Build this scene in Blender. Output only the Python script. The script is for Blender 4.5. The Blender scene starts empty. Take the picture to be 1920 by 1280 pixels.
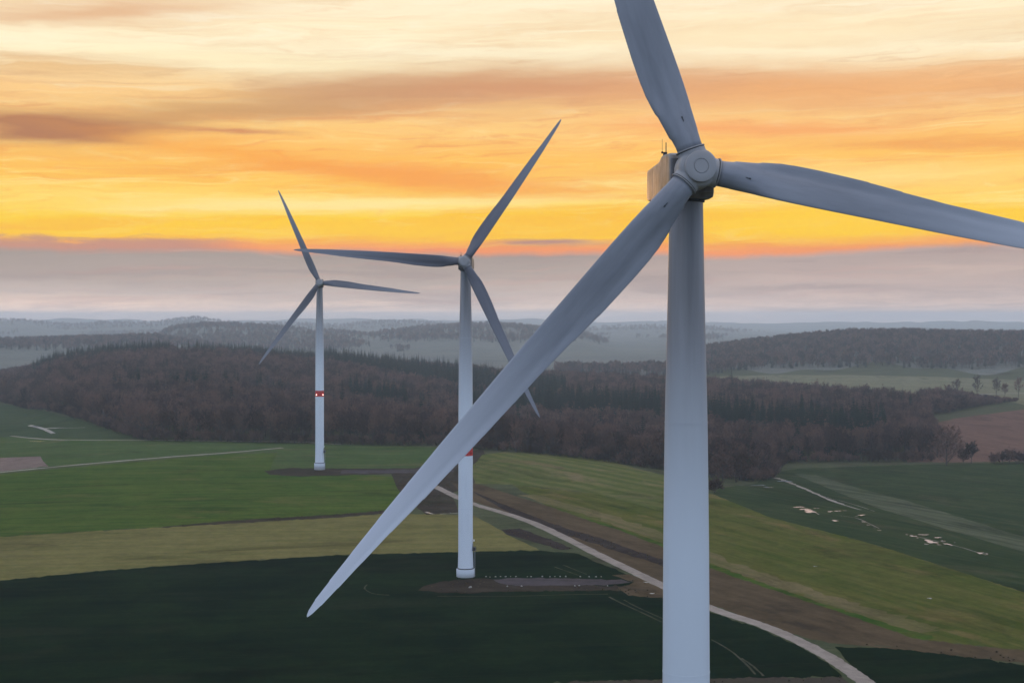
import bpy, bmesh, math, random
import numpy as np
from mathutils import Vector, Matrix
from mathutils.geometry import delaunay_2d_cdt

random.seed(7)
rng = np.random.default_rng(7)
sc = bpy.context.scene
COL = sc.collection
R = math.radians

# ------------------------------------------------------------------ camera
F_PX, CX, HY, CAM_Z = 2667.0, 960.0, 595.0, 82.0       # focal length, centre column and horizon row of the 1920 px photograph
cam_d = bpy.data.cameras.new('camera')
cam_d.sensor_width = 36.0
cam_d.lens = F_PX / 1920 * 36.0
cam_d.shift_y = -(640 - HY) / 1920
cam_d.clip_start = 1.0
cam_d.clip_end = 60000
cam = bpy.data.objects.new('camera', cam_d)
COL.objects.link(cam)
cam.location = (0, 0, CAM_Z)
cam.rotation_euler = (R(90), 0, 0)
sc.camera = cam

def srgb(r, g, b):
    f = lambda c: c / 12.92 if c <= .04045 else ((c + .055) / 1.055) ** 2.4
    return (f(r / 255), f(g / 255), f(b / 255), 1.0)

def lin(r, g, b):
    return (r, g, b, 1.0)

def az_of(px):
    return math.degrees(math.atan((px - CX) / F_PX))

def el_of(px, py):
    return math.degrees(math.atan((HY - py) / F_PX * math.cos(R(az_of(px)))))

# ------------------------------------------------------------------ node helper
class Nodes:
    def __init__(s, tree):
        s.t = tree
        s.n = tree.nodes
    def put(s, sock, v):
        if isinstance(v, bpy.types.NodeSocket):
            s.t.links.new(v, sock)
        else:
            sock.default_value = v
    def m(s, op, a, b=None, c=None, clamp=False):
        n = s.n.new('ShaderNodeMath'); n.operation = op; n.use_clamp = clamp
        for i, v in enumerate((a, b, c)):
            if v is not None:
                s.put(n.inputs[i], v)
        return n.outputs[0]
    def add(s, a, b): return s.m('ADD', a, b)
    def sub(s, a, b): return s.m('SUBTRACT', a, b)
    def mul(s, a, b, clamp=False): return s.m('MULTIPLY', a, b, clamp=clamp)
    def vec(s, x, y, z=0.0):
        n = s.n.new('ShaderNodeCombineXYZ')
        for i, v in enumerate((x, y, z)): s.put(n.inputs[i], v)
        return n.outputs[0]
    def sep(s, v):
        n = s.n.new('ShaderNodeSeparateXYZ'); s.put(n.inputs[0], v)
        return n.outputs
    def noise(s, v, scale=1.0, detail=3.0, rough=.5, dist=0.0):
        n = s.n.new('ShaderNodeTexNoise')
        s.put(n.inputs['Vector'], v)
        n.inputs['Scale'].default_value = scale; n.inputs['Detail'].default_value = detail
        n.inputs['Roughness'].default_value = rough; n.inputs['Distortion'].default_value = dist
        return n.outputs['Fac']
    def smooth(s, v, lo, hi, tolo=0.0, tohi=1.0):
        n = s.n.new('ShaderNodeMapRange'); n.interpolation_type = 'SMOOTHSTEP'
        s.put(n.inputs[0], v)
        for i, q in enumerate((lo, hi, tolo, tohi)): s.put(n.inputs[1 + i], q)
        return n.outputs[0]
    def mix(s, f, a, b, mode='MIX'):
        n = s.n.new('ShaderNodeMix'); n.data_type = 'RGBA'; n.blend_type = mode
        s.put(n.inputs[0], f); s.put(n.inputs[6], a); s.put(n.inputs[7], b)
        return n.outputs[2]
    def ramp(s, f, stops, interp='LINEAR'):
        n = s.n.new('ShaderNodeValToRGB'); n.color_ramp.interpolation = interp
        e = n.color_ramp.elements
        while len(e) < len(stops): e.new(.5)
        for el, (p, c) in zip(e, stops):
            el.position = p; el.color = c
        s.put(n.inputs[0], f)
        return n.outputs[0]
    def scale_rgb(s, c, k):
        return s.mix(1.0, c, s.vec(k, k, k), 'MULTIPLY')

# ------------------------------------------------------------------ sky and sun
SUN_AZ, SUN_EL = -6.0, 3.0       # degrees right of straight ahead, and above the horizon
w = bpy.data.worlds.new('World'); sc.world = w; w.use_nodes = True
wt = w.node_tree; wt.nodes.clear(); g = Nodes(wt)
out = wt.nodes.new('ShaderNodeOutputWorld'); bg = wt.nodes.new('ShaderNodeBackground')
wt.links.new(bg.outputs[0], out.inputs[0])
tc = wt.nodes.new('ShaderNodeTexCoord')
sx, sy, sz = g.sep(tc.outputs['Generated'])
A0 = g.mul(g.m('ARCTAN2', sx, sy), 57.29578)
E0 = g.mul(g.m('ARCSINE', sz), 57.29578)
wob = g.noise(g.vec(g.mul(A0, .11), g.mul(E0, .9), 3.3), 1, 4, .55)
wob2 = g.noise(g.vec(g.mul(A0, .55), g.mul(E0, 3.0), 8.1), 1, 3, .5)
E = g.add(E0, g.add(g.mul(g.sub(wob, .5), .95), g.mul(g.sub(wob2, .5), .28)))
A = g.add(A0, g.mul(g.sub(g.noise(g.vec(g.mul(A0, .2), g.mul(E0, 1.6), 5.0), 1, 3), .5), 5.0))
EMAX = 15.0
def est(e, c): return (max(0, min(1, e / EMAX)), c)
glow = g.ramp(g.m('DIVIDE', E, EMAX, clamp=True), [
    est(2.4, srgb(252, 165, 105)), est(2.75, srgb(254, 178, 84)), est(3.1, srgb(255, 204, 40)), est(4.0, srgb(255, 212, 58)),
    est(4.6, srgb(255, 218, 115)), est(5.3, srgb(255, 205, 98)), est(6.1, srgb(254, 196, 98)), est(7.0, srgb(253, 198, 118)),
    est(7.8, srgb(253, 208, 140)), est(8.8, srgb(252, 208, 150)), est(9.6, srgb(254, 232, 196)), est(10.4, srgb(255, 245, 224)),
    est(11.5, srgb(254, 238, 212)), est(12.6, srgb(254, 240, 220)), est(15, srgb(225, 222, 224))])
dark = g.ramp(g.m('DIVIDE', E, EMAX, clamp=True), [
    est(2.5, srgb(240, 140, 90)), est(4, srgb(251, 184, 58)), est(6, srgb(242, 150, 82)), est(8, srgb(232, 158, 110)),
    est(9.3, srgb(206, 164, 134)), est(11, srgb(236, 200, 164)), est(13, srgb(238, 212, 186))])
light = g.ramp(g.m('DIVIDE', E, EMAX, clamp=True), [
    est(3, srgb(255, 214, 110)), est(4.5, srgb(255, 236, 170)), est(7, srgb(255, 220, 150)), est(10, srgb(255, 246, 228)), est(13, srgb(255, 248, 238))])
# long streaks, nearly level, rising a little to the right
slope = g.sub(E, g.mul(A, .035))
n1 = g.noise(g.vec(g.mul(A, .055), g.mul(slope, .85), 1.7), 1, 5, .58, .4)
n2 = g.noise(g.vec(g.mul(A, .075), g.mul(slope, 1.9), 9.2), 1, 5, .6, .3)
n3 = g.noise(g.vec(g.mul(A, .16), g.mul(slope, 5.5), 4.4), 1, 5, .62, .2)
c = g.mix(g.mul(g.smooth(n1, .47, .68), .62), glow, dark)
c = g.mix(g.mul(g.smooth(n2, .54, .72), .8), c, light)
c = g.mix(g.mul(g.smooth(n3, .50, .74), .26), c, dark)
c = g.mix(g.mul(g.smooth(n3, .47, .28), .34), c, light)
n5 = g.noise(g.vec(g.mul(A, .30), g.add(g.mul(slope, 2.6), g.mul(n1, 2.0)), 22.0), 1, 6, .62, .8)
c = g.mix(g.mul(g.smooth(n5, .52, .72), .50), c, dark)
c = g.mix(g.mul(g.smooth(n5, .46, .28), .50), c, light)
def band(px, py, hw, hh, col, k=1.0, tilt=0.0, c_in=None, brk=None):
    """a cloud at the direction of photo point px,py; half width and height given in photo pixels (0.0215 degrees each)"""
    d = .02148
    u = g.m('DIVIDE', g.sub(A, az_of(px)), hw * d)
    v = g.m('DIVIDE', g.sub(g.sub(E, el_of(px, py)), g.mul(g.sub(A, az_of(px)), tilt)), hh * d)
    q = g.m('EXPONENT', g.mul(g.add(g.m('POWER', g.m('ABSOLUTE', u), 2.6), g.mul(v, v)), -1.0))
    f = g.mul(q, k, clamp=True)
    if brk is not None:
        f = g.mul(f, g.smooth(brk, .34, .58))
    return g.mix(f, c_in, col)
c = band(470, 118, 420, 26, srgb(255, 242, 212), .8, -.06, c)
c = band(1450, 70, 420, 34, srgb(255, 238, 210), .75, .0, c)
c = band(170, 25, 260, 17, srgb(222, 172, 138), .75, .09, c)
c = band(140, 132, 230, 16, srgb(240, 196, 140), .55, .0, c)
c = band(430, 205, 300, 30, srgb(206, 160, 112), .8, .10, c)
c = band(800, 168, 330, 34, srgb(196, 152, 122), .85, .05, c)
c = band(1200, 165, 520, 36, srgb(214, 152, 118), .8, .01, c)
c = band(1650, 165, 420, 34, srgb(238, 174, 122), .75, .02, c)
c = band(105, 238, 150, 21, srgb(150, 98, 92), 1.3, .0, c)
c = band(60, 232, 240, 34, srgb(206, 150, 104), .5, .0, c)
c = band(410, 250, 110, 5, srgb(206, 138, 104), .8, -.02, c)
c = band(560, 305, 330, 17, srgb(250, 170, 78), .75, -.12, c)
c = band(800, 330, 300, 20, srgb(247, 160, 84), .8, -.08, c)
c = band(1400, 240, 260, 15, srgb(245, 158, 104), .7, -.03, c)
c = band(1800, 268, 230, 9, srgb(240, 164, 96), .75, -.02, c)
c = band(1560, 330, 420, 22, srgb(255, 226, 150), .7, .0, c)
c = band(640, 385, 420, 14, srgb(255, 234, 170), .8, .03, c)
c = band(700, 430, 700, 14, srgb(255, 204, 58), .75, .0, c)
c = band(1700, 405, 420, 20, srgb(255, 204, 60), .6, .0, c)
c = g.mix(1.0, c, (1.06, 1.04, .90, 1), 'MULTIPLY')
# the level bank of cloud along the horizon: its broken upper rim, then grey-mauve down to the haze
rim = g.noise(g.vec(g.mul(A0, .26), 2.2, 7.7), 1, 5, .6)
eb = g.add(el_of(600, 474), g.add(g.smooth(A0, az_of(1480), az_of(1780), 0.0, .27), g.smooth(A0, az_of(1180), az_of(1360), 0.0, -.14)))
eb = g.add(eb, g.mul(g.sub(rim, .5), .62))
E1 = g.add(E0, g.mul(g.sub(wob2, .5), .16))
c = g.mix(g.mul(g.smooth(E1, g.add(eb, .75), g.add(eb, .02)), .70), c, srgb(248, 150, 106))
# torn mauve cloud lying on the bank at the left
lo_ = g.noise(g.vec(g.mul(A0, .42), g.mul(E0, 2.2), 15.0), 1, 5, .62, .4)
lc = g.mul(g.smooth(E1, g.add(eb, g.add(.10, g.mul(lo_, 1.05))), g.add(eb, g.add(-.12, g.mul(lo_, .85)))), g.smooth(A0, az_of(500), az_of(330)))
c = g.mix(g.mul(lc, .85), c, srgb(198, 146, 130))
bank = g.ramp(g.m('DIVIDE', E, 4.0, clamp=True), [
    (0.0, lin(1.05, .74, .56)), (.05, lin(1.45, 1.0, .72)), (.13, lin(1.0, .73, .57)), (.24, lin(.64, .51, .445)), (.42, lin(.50, .40, .345)), (.6, lin(.41, .335, .295)), (.72, srgb(180, 160, 152)), (.84, srgb(196, 156, 140)), (1.0, srgb(212, 156, 130))])
bank = g.mix(g.mul(g.smooth(n3, .5, .68), .35), bank, srgb(202, 160, 148))
right = g.mul(g.smooth(A0, az_of(900), az_of(1500)), .4)
bank = g.mix(right, bank, srgb(208, 180, 174))
bn = g.noise(g.vec(g.mul(A, .085), g.mul(E, 1.5), 31.0), 1, 5, .6, .6)
bank = g.mix(g.mul(g.smooth(bn, .48, .70), .5), bank, srgb(160, 142, 140))
bank = g.mix(g.mul(g.smooth(bn, .47, .28), .45), bank, srgb(220, 194, 180))
c = g.mix(g.smooth(E1, g.add(eb, .20), g.add(eb, -.16)), c, bank)
c = band(1040, 457, 96, 6, srgb(186, 140, 132), .95, .0, c)
# the rest of the vault, away from the sunset: clear evening air and an added fill glow, blue low for towers, warm overhead for ground
sky = wt.nodes.new('ShaderNodeTexSky'); sky.sky_type = 'NISHITA'; sky.sun_disc = False
sky.sun_elevation = R(SUN_EL); sky.sun_rotation = R(SUN_AZ); sky.altitude = 300
air = g.mix(1.0, sky.outputs[0], (.10, .10, .10, 1), 'MULTIPLY')
sky_fill = g.ramp(g.m('DIVIDE', E0, 90.0, clamp=True), [(0.0, lin(.42, .62, 1.06)), (.36, lin(.50, .69, 1.10)), (.62, lin(.84, .84, .90)), (1.0, lin(1.06, .94, .86))])
vault = g.mix(1.0, air, sky_fill, 'ADD')
front = g.mul(g.smooth(g.m('ABSOLUTE', A0), 75.0, 32.0), g.smooth(E0, 42.0, 12.5))
c = g.mix(front, vault, c)
g.put(bg.inputs[0], c)
bg.inputs[1].default_value = 1.0

sun_d = bpy.data.lights.new('sun', 'SUN'); sun_d.energy = .5; sun_d.angle = R(10); sun_d.color = (1.0, .50, .20)
sun = bpy.data.objects.new('sun', sun_d); COL.objects.link(sun)
sdir = Vector((math.sin(R(SUN_AZ)) * math.cos(R(SUN_EL)), math.cos(R(SUN_AZ)) * math.cos(R(SUN_EL)), math.sin(R(SUN_EL))))
sun.rotation_euler = sdir.to_track_quat('Z', 'Y').to_euler()

vs = sc.view_settings
sc.display_settings.display_device = 'sRGB'
vs.view_transform = 'Standard'; vs.look = 'None'; vs.exposure = 0; vs.gamma = 1; vs.use_curve_mapping = False
cy = sc.cycles
cy.use_denoising = True
cy.denoiser = 'OPENIMAGEDENOISE'
cy.max_bounces = 5; cy.diffuse_bounces = 2; cy.glossy_bounces = 2; cy.volume_bounces = 1; cy.transparent_max_bounces = 6
cy.volume_max_steps = 64

# ------------------------------------------------------------------ object helpers
def tag(o, label=None, cat=None, group=None, kind=None):
    if label: o['label'] = label
    if cat: o['category'] = cat
    if group: o['group'] = group
    if kind: o['kind'] = kind
    return o

def link(name, me, parent=None, mats=()):
    o = bpy.data.objects.new(name, me); COL.objects.link(o)
    for mt in mats: me.materials.append(mt)
    if parent: o.parent = parent
    return o

def mesh_obj(name, verts, faces, mats, parent=None, smooth=True, idx=None):
    me = bpy.data.meshes.new(name)
    me.from_pydata([tuple(v) for v in verts], [], faces)
    if smooth: me.polygons.foreach_set('use_smooth', [True] * len(me.polygons))
    if idx is not None: me.polygons.foreach_set('material_index', idx)
    me.update()
    return link(name, me, parent, mats if isinstance(mats, (list, tuple)) else [mats])

def empty(name, loc, rz=0.0):
    o = bpy.data.objects.new(name, None); COL.objects.link(o)
    o.location = loc; o.rotation_euler = (0, 0, rz); o.empty_display_size = 2
    return o

class MB:
    """collects simple solids into one mesh"""
    def __init__(s): s.v = []; s.f = []
    def box(s, x0, x1, y0, y1, z0, z1):
        b = len(s.v)
        s.v += [(x0, y0, z0), (x1, y0, z0), (x1, y1, z0), (x0, y1, z0), (x0, y0, z1), (x1, y0, z1), (x1, y1, z1), (x0, y1, z1)]
        s.f += [tuple(b + i for i in q) for q in ((3, 2, 1, 0), (4, 5, 6, 7), (0, 1, 5, 4), (1, 2, 6, 5), (2, 3, 7, 6), (3, 0, 4, 7))]
        return s
    def lathe(s, prof, seg=48, axis='Z', cap=True):
        b = len(s.v)
        for r, h in prof:
            for k in range(seg):
                a = 2 * math.pi * k / seg
                if axis == 'Z': s.v.append((r * math.cos(a), r * math.sin(a), h))
                else: s.v.append((r * math.cos(a), -h, r * math.sin(a)))
        for i in range(len(prof) - 1):
            for k in range(seg):
                k2 = (k + 1) % seg
                s.f.append((b + i * seg + k, b + i * seg + k2, b + (i + 1) * seg + k2, b + (i + 1) * seg + k))
        if cap:
            s.f.append(tuple(b + k for k in reversed(range(seg))))
            s.f.append(tuple(b + (len(prof) - 1) * seg + k for k in range(seg)))
        return s
    def tube(s, p, q, r0, r1, seg=6, cap=True):
        p = Vector(p); q = Vector(q); d = (q - p)
        if d.length < 1e-6: return s
        d.normalize()
        u = d.orthogonal().normalized(); t = d.cross(u); b = len(s.v)
        for c0, r in ((p, r0), (q, r1)):
            for k in range(seg):
                a = 2 * math.pi * k / seg
                s.v.append(tuple(c0 + (u * math.cos(a) + t * math.sin(a)) * r))
        for k in range(seg):
            k2 = (k + 1) % seg
            s.f.append((b + k, b + k2, b + seg + k2, b + seg + k))
        if cap:
            s.f.append(tuple(b + k for k in reversed(range(seg)))); s.f.append(tuple(b + seg + k for k in range(seg)))
        return s
    def tri(s, a, b_, c_):
        b = len(s.v); s.v += [tuple(a), tuple(b_), tuple(c_)]; s.f.append((b, b + 1, b + 2)); return s
    def quad(s, a, b_, c_, d_):
        b = len(s.v); s.v += [tuple(a), tuple(b_), tuple(c_), tuple(d_)]; s.f.append((b, b + 1, b + 2, b + 3)); return s
    def mesh(s, name, mats, smooth=True, idx=None):
        me = bpy.data.meshes.new(name); me.from_pydata(s.v, [], s.f)
        bm = bmesh.new(); bm.from_mesh(me)
        if idx is None: bmesh.ops.recalc_face_normals(bm, faces=bm.faces)
        bm.to_mesh(me); bm.free()
        for mt in mats: me.materials.append(mt)
        if idx is not None: me.polygons.foreach_set('material_index', idx)
        if smooth:
            me.polygons.foreach_set('use_smooth', [True] * len(me.polygons))
            try: me.set_sharp_from_angle(angle=R(38))
            except Exception: pass
        me.update()
        return me

# ------------------------------------------------------------------ materials
def new_mat(name):
    mt = bpy.data.materials.new(name); mt.use_nodes = True
    t = mt.node_tree; g = Nodes(t); b = t.nodes['Principled BSDF']
    return mt, g, b

def plain(name, col, rough=.6, metal=0.0, emit=None, spec=.5):
    mt, g, b = new_mat(name)
    b.inputs['Base Color'].default_value = col; b.inputs['Roughness'].default_value = rough; b.inputs['Metallic'].default_value = metal
    b.inputs['Specular IOR Level'].default_value = spec
    if emit: b.inputs['Emission Color'].default_value = emit[0]; b.inputs['Emission Strength'].default_value = emit[1]
    return mt

def paint(name, base_tone, shade_grime, kind, z0=0, z1=1, rough=.35, streak=True, amount=1.0):
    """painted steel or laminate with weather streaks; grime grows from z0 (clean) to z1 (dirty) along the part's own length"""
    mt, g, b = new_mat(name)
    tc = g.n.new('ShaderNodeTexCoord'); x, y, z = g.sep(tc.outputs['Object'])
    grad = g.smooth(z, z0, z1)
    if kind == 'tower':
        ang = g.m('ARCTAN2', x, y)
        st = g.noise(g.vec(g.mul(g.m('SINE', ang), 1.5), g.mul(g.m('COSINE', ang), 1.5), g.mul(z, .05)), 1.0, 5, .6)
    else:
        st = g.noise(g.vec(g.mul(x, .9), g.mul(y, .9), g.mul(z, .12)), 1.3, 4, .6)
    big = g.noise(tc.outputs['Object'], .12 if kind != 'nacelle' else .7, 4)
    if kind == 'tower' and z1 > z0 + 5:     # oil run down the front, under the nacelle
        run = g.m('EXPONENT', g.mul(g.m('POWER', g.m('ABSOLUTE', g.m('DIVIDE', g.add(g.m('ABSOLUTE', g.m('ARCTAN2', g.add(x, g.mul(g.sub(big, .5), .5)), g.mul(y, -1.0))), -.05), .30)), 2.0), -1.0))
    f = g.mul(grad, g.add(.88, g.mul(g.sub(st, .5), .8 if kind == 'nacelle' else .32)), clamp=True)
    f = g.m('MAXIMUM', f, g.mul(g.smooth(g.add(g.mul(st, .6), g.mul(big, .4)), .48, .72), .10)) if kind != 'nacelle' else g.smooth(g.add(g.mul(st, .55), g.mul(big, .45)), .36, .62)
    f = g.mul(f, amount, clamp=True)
    if kind == 'tower' and z1 > z0 + 5: shade_grime = g.mix(g.mul(g.mul(run, g.smooth(z, 76.0, 97.0)), .75), shade_grime, lin(.05, .042, .04))
    col = g.mix(f, base_tone, shade_grime)
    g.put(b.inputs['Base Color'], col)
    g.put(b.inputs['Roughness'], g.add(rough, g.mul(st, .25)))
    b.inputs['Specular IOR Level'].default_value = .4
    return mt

M_TOWER_NEAR = paint('tower_paint_top_shaded', lin(.66, .68, .70), lin(.19, .165, .155), 'tower', 60, 90)  # darker upper tower is tonal shading painted into the colour
M_TOWER = paint('tower_paint', lin(.76, .77, .78), lin(.20, .175, .165), 'tower', 42, 90)  # same painted-in shading, starting lower down the tower
M_BLADE_NEAR = paint('blade_laminate_root_shaded', lin(.70, .69, .72), lin(.18, .18, .195), 'blade', 52, 14)  # dark root to bright tip: brightness gradient painted into the colour
M_BLADE = paint('blade_laminate', lin(.25, .245, .265), lin(.10, .095, .11), 'blade', 50, 5)  # silhouette darkness against the sky put into the colour, deepest at the root
M_HUB = paint('hub_paint', lin(.36, .34, .33), lin(.22, .20, .19), 'blade', -3, 3, amount=.7)
M_NACELLE = paint('nacelle_paint', lin(.22, .205, .195), lin(.115, .098, .088), 'nacelle', 90, 101, rough=.28)
M_DARK = plain('dark_steel', lin(.03, .032, .036), .6)
M_SEAL = plain('rubber_seal', lin(.02, .02, .022), .8)
M_GALV = plain('galvanised_steel', lin(.30, .31, .33), .45, .6)
M_RED = plain('signal_red_paint', lin(.55, .035, .03), .5)
M_LAMP_ON = plain('warning_lamp_lit', lin(.9, .5, .4), .3, emit=((1, .55, .45, 1), 6.0))
M_LAMP_OFF = plain('warning_lamp_glass', lin(.35, .04, .03), .2)
M_CONC = paint('foundation_concrete', lin(.60, .62, .64), lin(.3, .29, .27), 'tower', 2.4, 0.2, rough=.7)
M_WLAMP = plain('door_lamp', lin(.8, .78, .7), .4)

def field(name, c1, c2, c3=None, rowdir=0.0, row=0.0, rowscale=1.0, streak=.5, patch=.02, rough=.95, speck=.6, bump=.0, tram=0.0):
    """crop, grass or soil: fine tufting, broad patches and long streaks that run along the working direction"""
    mt, g, b = new_mat(name)
    tc = g.n.new('ShaderNodeTexCoord'); P = tc.outputs['Object']
    x, y, z = g.sep(P)
    ca, sa = math.cos(rowdir), math.sin(rowdir)
    u = g.add(g.mul(x, ca), g.mul(y, sa)); v = g.sub(g.mul(y, ca), g.mul(x, sa))
    broad = g.noise(g.vec(x, y, 1.3), patch, 4, .6, .5)
    stq = g.noise(g.vec(g.mul(u, .012), g.mul(v, .16), 5.0), 1, 5, .62, .2)
    fine = g.noise(g.vec(x, y, 0.0), .55, 5, .7)
    mid = g.noise(g.vec(g.mul(u, .3), v, 9.0), .13, 4, .65)
    f = g.add(g.mul(g.smooth(broad, .32, .68), 1 - streak), g.mul(g.smooth(stq, .33, .67), streak))
    f = g.add(f, g.mul(g.sub(mid, .5), .7))
    if row:
        wv = g.m('SINE', g.mul(g.add(v, g.mul(broad, 14.0)), 6.2832 / rowscale))
        f = g.add(f, g.mul(g.mul(wv, g.smooth(broad, .30, .5)), row))
    col = g.mix(g.m('MAXIMUM', g.m('MINIMUM', f, 1.0), 0.0), c1, c2)
    if c3:
        n4 = g.noise(g.vec(g.mul(u, .02), g.mul(v, .05), 12.0), 1, 5, .62, .4)
        col = g.mix(g.mul(g.smooth(n4, .54, .68), .75), col, c3)
    if tram:    # paired wheel lines every so many metres
        pp = g.m('PINGPONG', g.add(v, g.mul(g.sub(broad, .5), 6.0)), tram / 2)
        ln = g.m('EXPONENT', g.mul(g.m('POWER', g.m('DIVIDE', g.sub(pp, .95), .42), 2.0), -1.0))
        col = g.mix(g.mul(g.mul(ln, g.smooth(stq, .25, .6)), .55), col, c3 or c2)
    damp = g.smooth(g.noise(g.vec(g.mul(u, .4), v, 21.0), .035, 6, .68, .8), .50, .72)
    col = g.scale_rgb(col, g.sub(1.0, g.mul(damp, .45)))
    tuft = g.noise(g.vec(x, y, 4.0), .16, 6, .75)
    k = g.mul(g.add(1.0 - speck * .5, g.mul(fine, speck)), g.add(.55, g.mul(tuft, .9)))
    col = g.scale_rgb(col, k)
    g.put(b.inputs['Base Color'], col)
    b.inputs['Roughness'].default_value = rough
    b.inputs['Specular IOR Level'].default_value = 0.0
    return mt

# ------------------------------------------------------------------ terrain
def sstep(t, lo, hi):
    t = np.clip((t - lo) / (hi - lo), 0, 1); return t * t * (3 - 2 * t)

def prof(pts):
    px = np.array([az_of(p[0]) for p in pts]); v = np.array([p[1] for p in pts], float)
    def fn(a):
        # smooth interpolation: linear on a fine table, then softened
        t = np.linspace(-45, 45, 1801); q = np.interp(t, px, v)
        k = np.hanning(13); k /= k.sum()
        q = np.convolve(np.pad(q, 6, mode='edge'), k, mode='valid')
        return np.interp(a, t, q)
    return fn

def ridge(pts, d0, canopy):
    """crest heights from the rows at which the crest shows, at its own distance d0"""
    return prof([(px, CAM_Z - (py - HY) / F_PX * d0 - canopy) for px, py in pts])

LOW = 760
RIDGES = [   # crest height by bearing, distance, depth in front, depth behind
    (ridge([(-900, 655), (-300, 668), (-60, 690), (0, 700), (40, 688), (110, 660), (190, 648), (310, 641), (345, 649), (370, 645), (480, 651), (600, 662), (700, 674), (800, 684), (900, 692), (1000, 710), (1080, 735), (1200, LOW)], 1900, 24), 1900, 620, 500),
    (ridge([(1000, LOW), (1240, 690), (1330, 643), (1420, 633), (1500, 625), (1600, 617), (1700, 614), (1800, 615), (1920, 616), (2200, 612), (2900, 640)], 3100, 20), 3100, 560, 700),
    (ridge([(1050, LOW), (1250, 700), (1400, 690), (1500, 668), (1560, 655), (1650, 650), (1740, 660), (1800, 690), (1900, LOW)], 2750, 18), 2750, 260, 500),
    (ridge([(-900, 640), (-200, 628), (0, 631), (100, 629), (200, 625), (290, 621), (400, 640), (520, 690), (700, LOW)], 3800, 20), 3800, 600, 900),
    (ridge([(600, LOW), (700, 690), (740, 676), (800, 668), (860, 668), (930, 682), (1000, LOW)], 3400, 18), 3400, 250, 500),
    (ridge([(160, LOW), (280, 640), (306, 616), (330, 607), (380, 603), (430, 602), (520, 605), (620, 614), (700, 622), (735, 614), (790, 608), (900, 604), (960, 604), (1010, 609), (1090, 620), (1160, 640), (1260, 690), (1400, LOW)], 5200, 20), 5200, 900, 1200),
    (ridge([(800, LOW), (1000, 650), (1100, 632), (1200, 628), (1290, 622), (1340, 624), (1420, 640), (1600, LOW)], 6500, 20), 6500, 900, 1200),
    (ridge([(-900, 590), (-200, 596), (0, 597), (60, 600), (150, 604), (270, 601), (330, 596), (365, 593), (400, 598), (500, 604), (640, 606), (700, 601), (770, 599), (830, 604), (950, 611), (1080, 614), (1200, 609), (1300, 610), (1350, 613), (1450, 620), (1600, 625), (2900, 612)], 9000, 18), 9000, 1500, 2000),
    (ridge([(-900, 597), (0, 600), (130, 596), (260, 599), (440, 601), (560, 597), (690, 596), (850, 600), (1000, 597), (1130, 603), (1250, 600), (1320, 604), (1430, 606), (1560, 601), (1680, 603), (1800, 600), (1950, 604), (2900, 598)], 14000, 10), 14000, 1800, 3000),
]

def terr(x, y):
    x = np.asarray(x, float); y = np.asarray(y, float)
    d = np.hypot(x, y); a = np.degrees(np.arctan2(x, y))
    # convex shoulder between the road and the lower valley on the right
    s1 = (x - 79) * .972 + (y - 741) * .234
    s2 = (x + 23) * .796 + (y - 885) * .606
    k = 18.0
    s = np.logaddexp(s1 / k, s2 / k) * k
    drop = 14.0 * sstep(s, -12, 150) * sstep(d, 200, 330)
    base = -drop
    base = base - 5.0 * sstep(-x, 230, 420) * sstep(y, 780, 1100)
    # ploughed slope rising behind the lone tree
    base = base + 9.0 * sstep(x, 260, 560) * sstep(y, 960, 1450) * (1 - sstep(y, 1480, 1750))
    base = base - 4.0 * np.exp(-((x - 17) ** 2 + (y - 134) ** 2) / 130.0 ** 2)
    base = base + .35 * np.sin(x * .021 + 1.3) * np.sin(y * .017 + .4) * sstep(d, 470, 620)
    base = base - 6.0 * sstep(d, 1700, 2600)
    z = base
    wig = (np.sin(x * .011 + y * .004) + np.sin(y * .009 - x * .006 + 2.0) + .6 * np.sin(x * .027 + 1.0) * np.sin(y * .023)) * 1.6
    for cf, d0, wf, wb in RIDGES:
        cr = cf(a)
        q = np.where(d < d0, np.exp(-((d - d0) / wf) ** 2), np.exp(-((d - d0) / wb) ** 2))
        up = np.maximum(cr + wig * (d0 / 3000.0) * (d0 > 2500) - base, 0) * q
        z = np.maximum(z, base + up)
    return z

def tz(x, y): return float(terr(x, y))

_T = np.concatenate([np.geomspace(60, 20000, 5000)])
def unproject(px, py):
    dx = (px - CX) / F_PX; dz = -(py - HY) / F_PX
    gap = CAM_Z + dz * _T - terr(dx * _T, _T)
    i = int(np.argmax(gap < 0))
    if gap[i] >= 0: i = len(_T) - 1
    if i > 0:
        f = gap[i - 1] / (gap[i - 1] - gap[i]); t = _T[i - 1] + f * (_T[i] - _T[i - 1])
    else: t = _T[0]
    return (dx * t, t)

def at_dist(px, t): return ((px - CX) / F_PX * t, t)

def dens(pts, step=14.0, closed=True):
    o = []
    n = len(pts)
    for i in range(n if closed else n - 1):
        p = pts[i]; q = pts[(i + 1) % n]
        k = max(1, int(math.hypot(q[0] - p[0], q[1] - p[1]) / step))
        for j in range(k): o.append((p[0] + (q[0] - p[0]) * j / k, p[1] + (q[1] - p[1]) * j / k))
    if not closed: o.append(pts[-1])
    return o

def catmull(pts, n=8):
    o = []
    for i in range(len(pts) - 1):
        p0 = pts[max(i - 1, 0)]; p1 = pts[i]; p2 = pts[i + 1]; p3 = pts[min(i + 2, len(pts) - 1)]
        for j in range(n):
            t = j / n
            o.append(tuple(.5 * (2 * p1[k] + (p2[k] - p0[k]) * t + (2 * p0[k] - 5 * p1[k] + 4 * p2[k] - p3[k]) * t * t + (3 * p1[k] - p0[k] - 3 * p2[k] + p3[k]) * t ** 3) for k in range(2)))
    o.append(tuple(pts[-1]))
    return o

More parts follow.
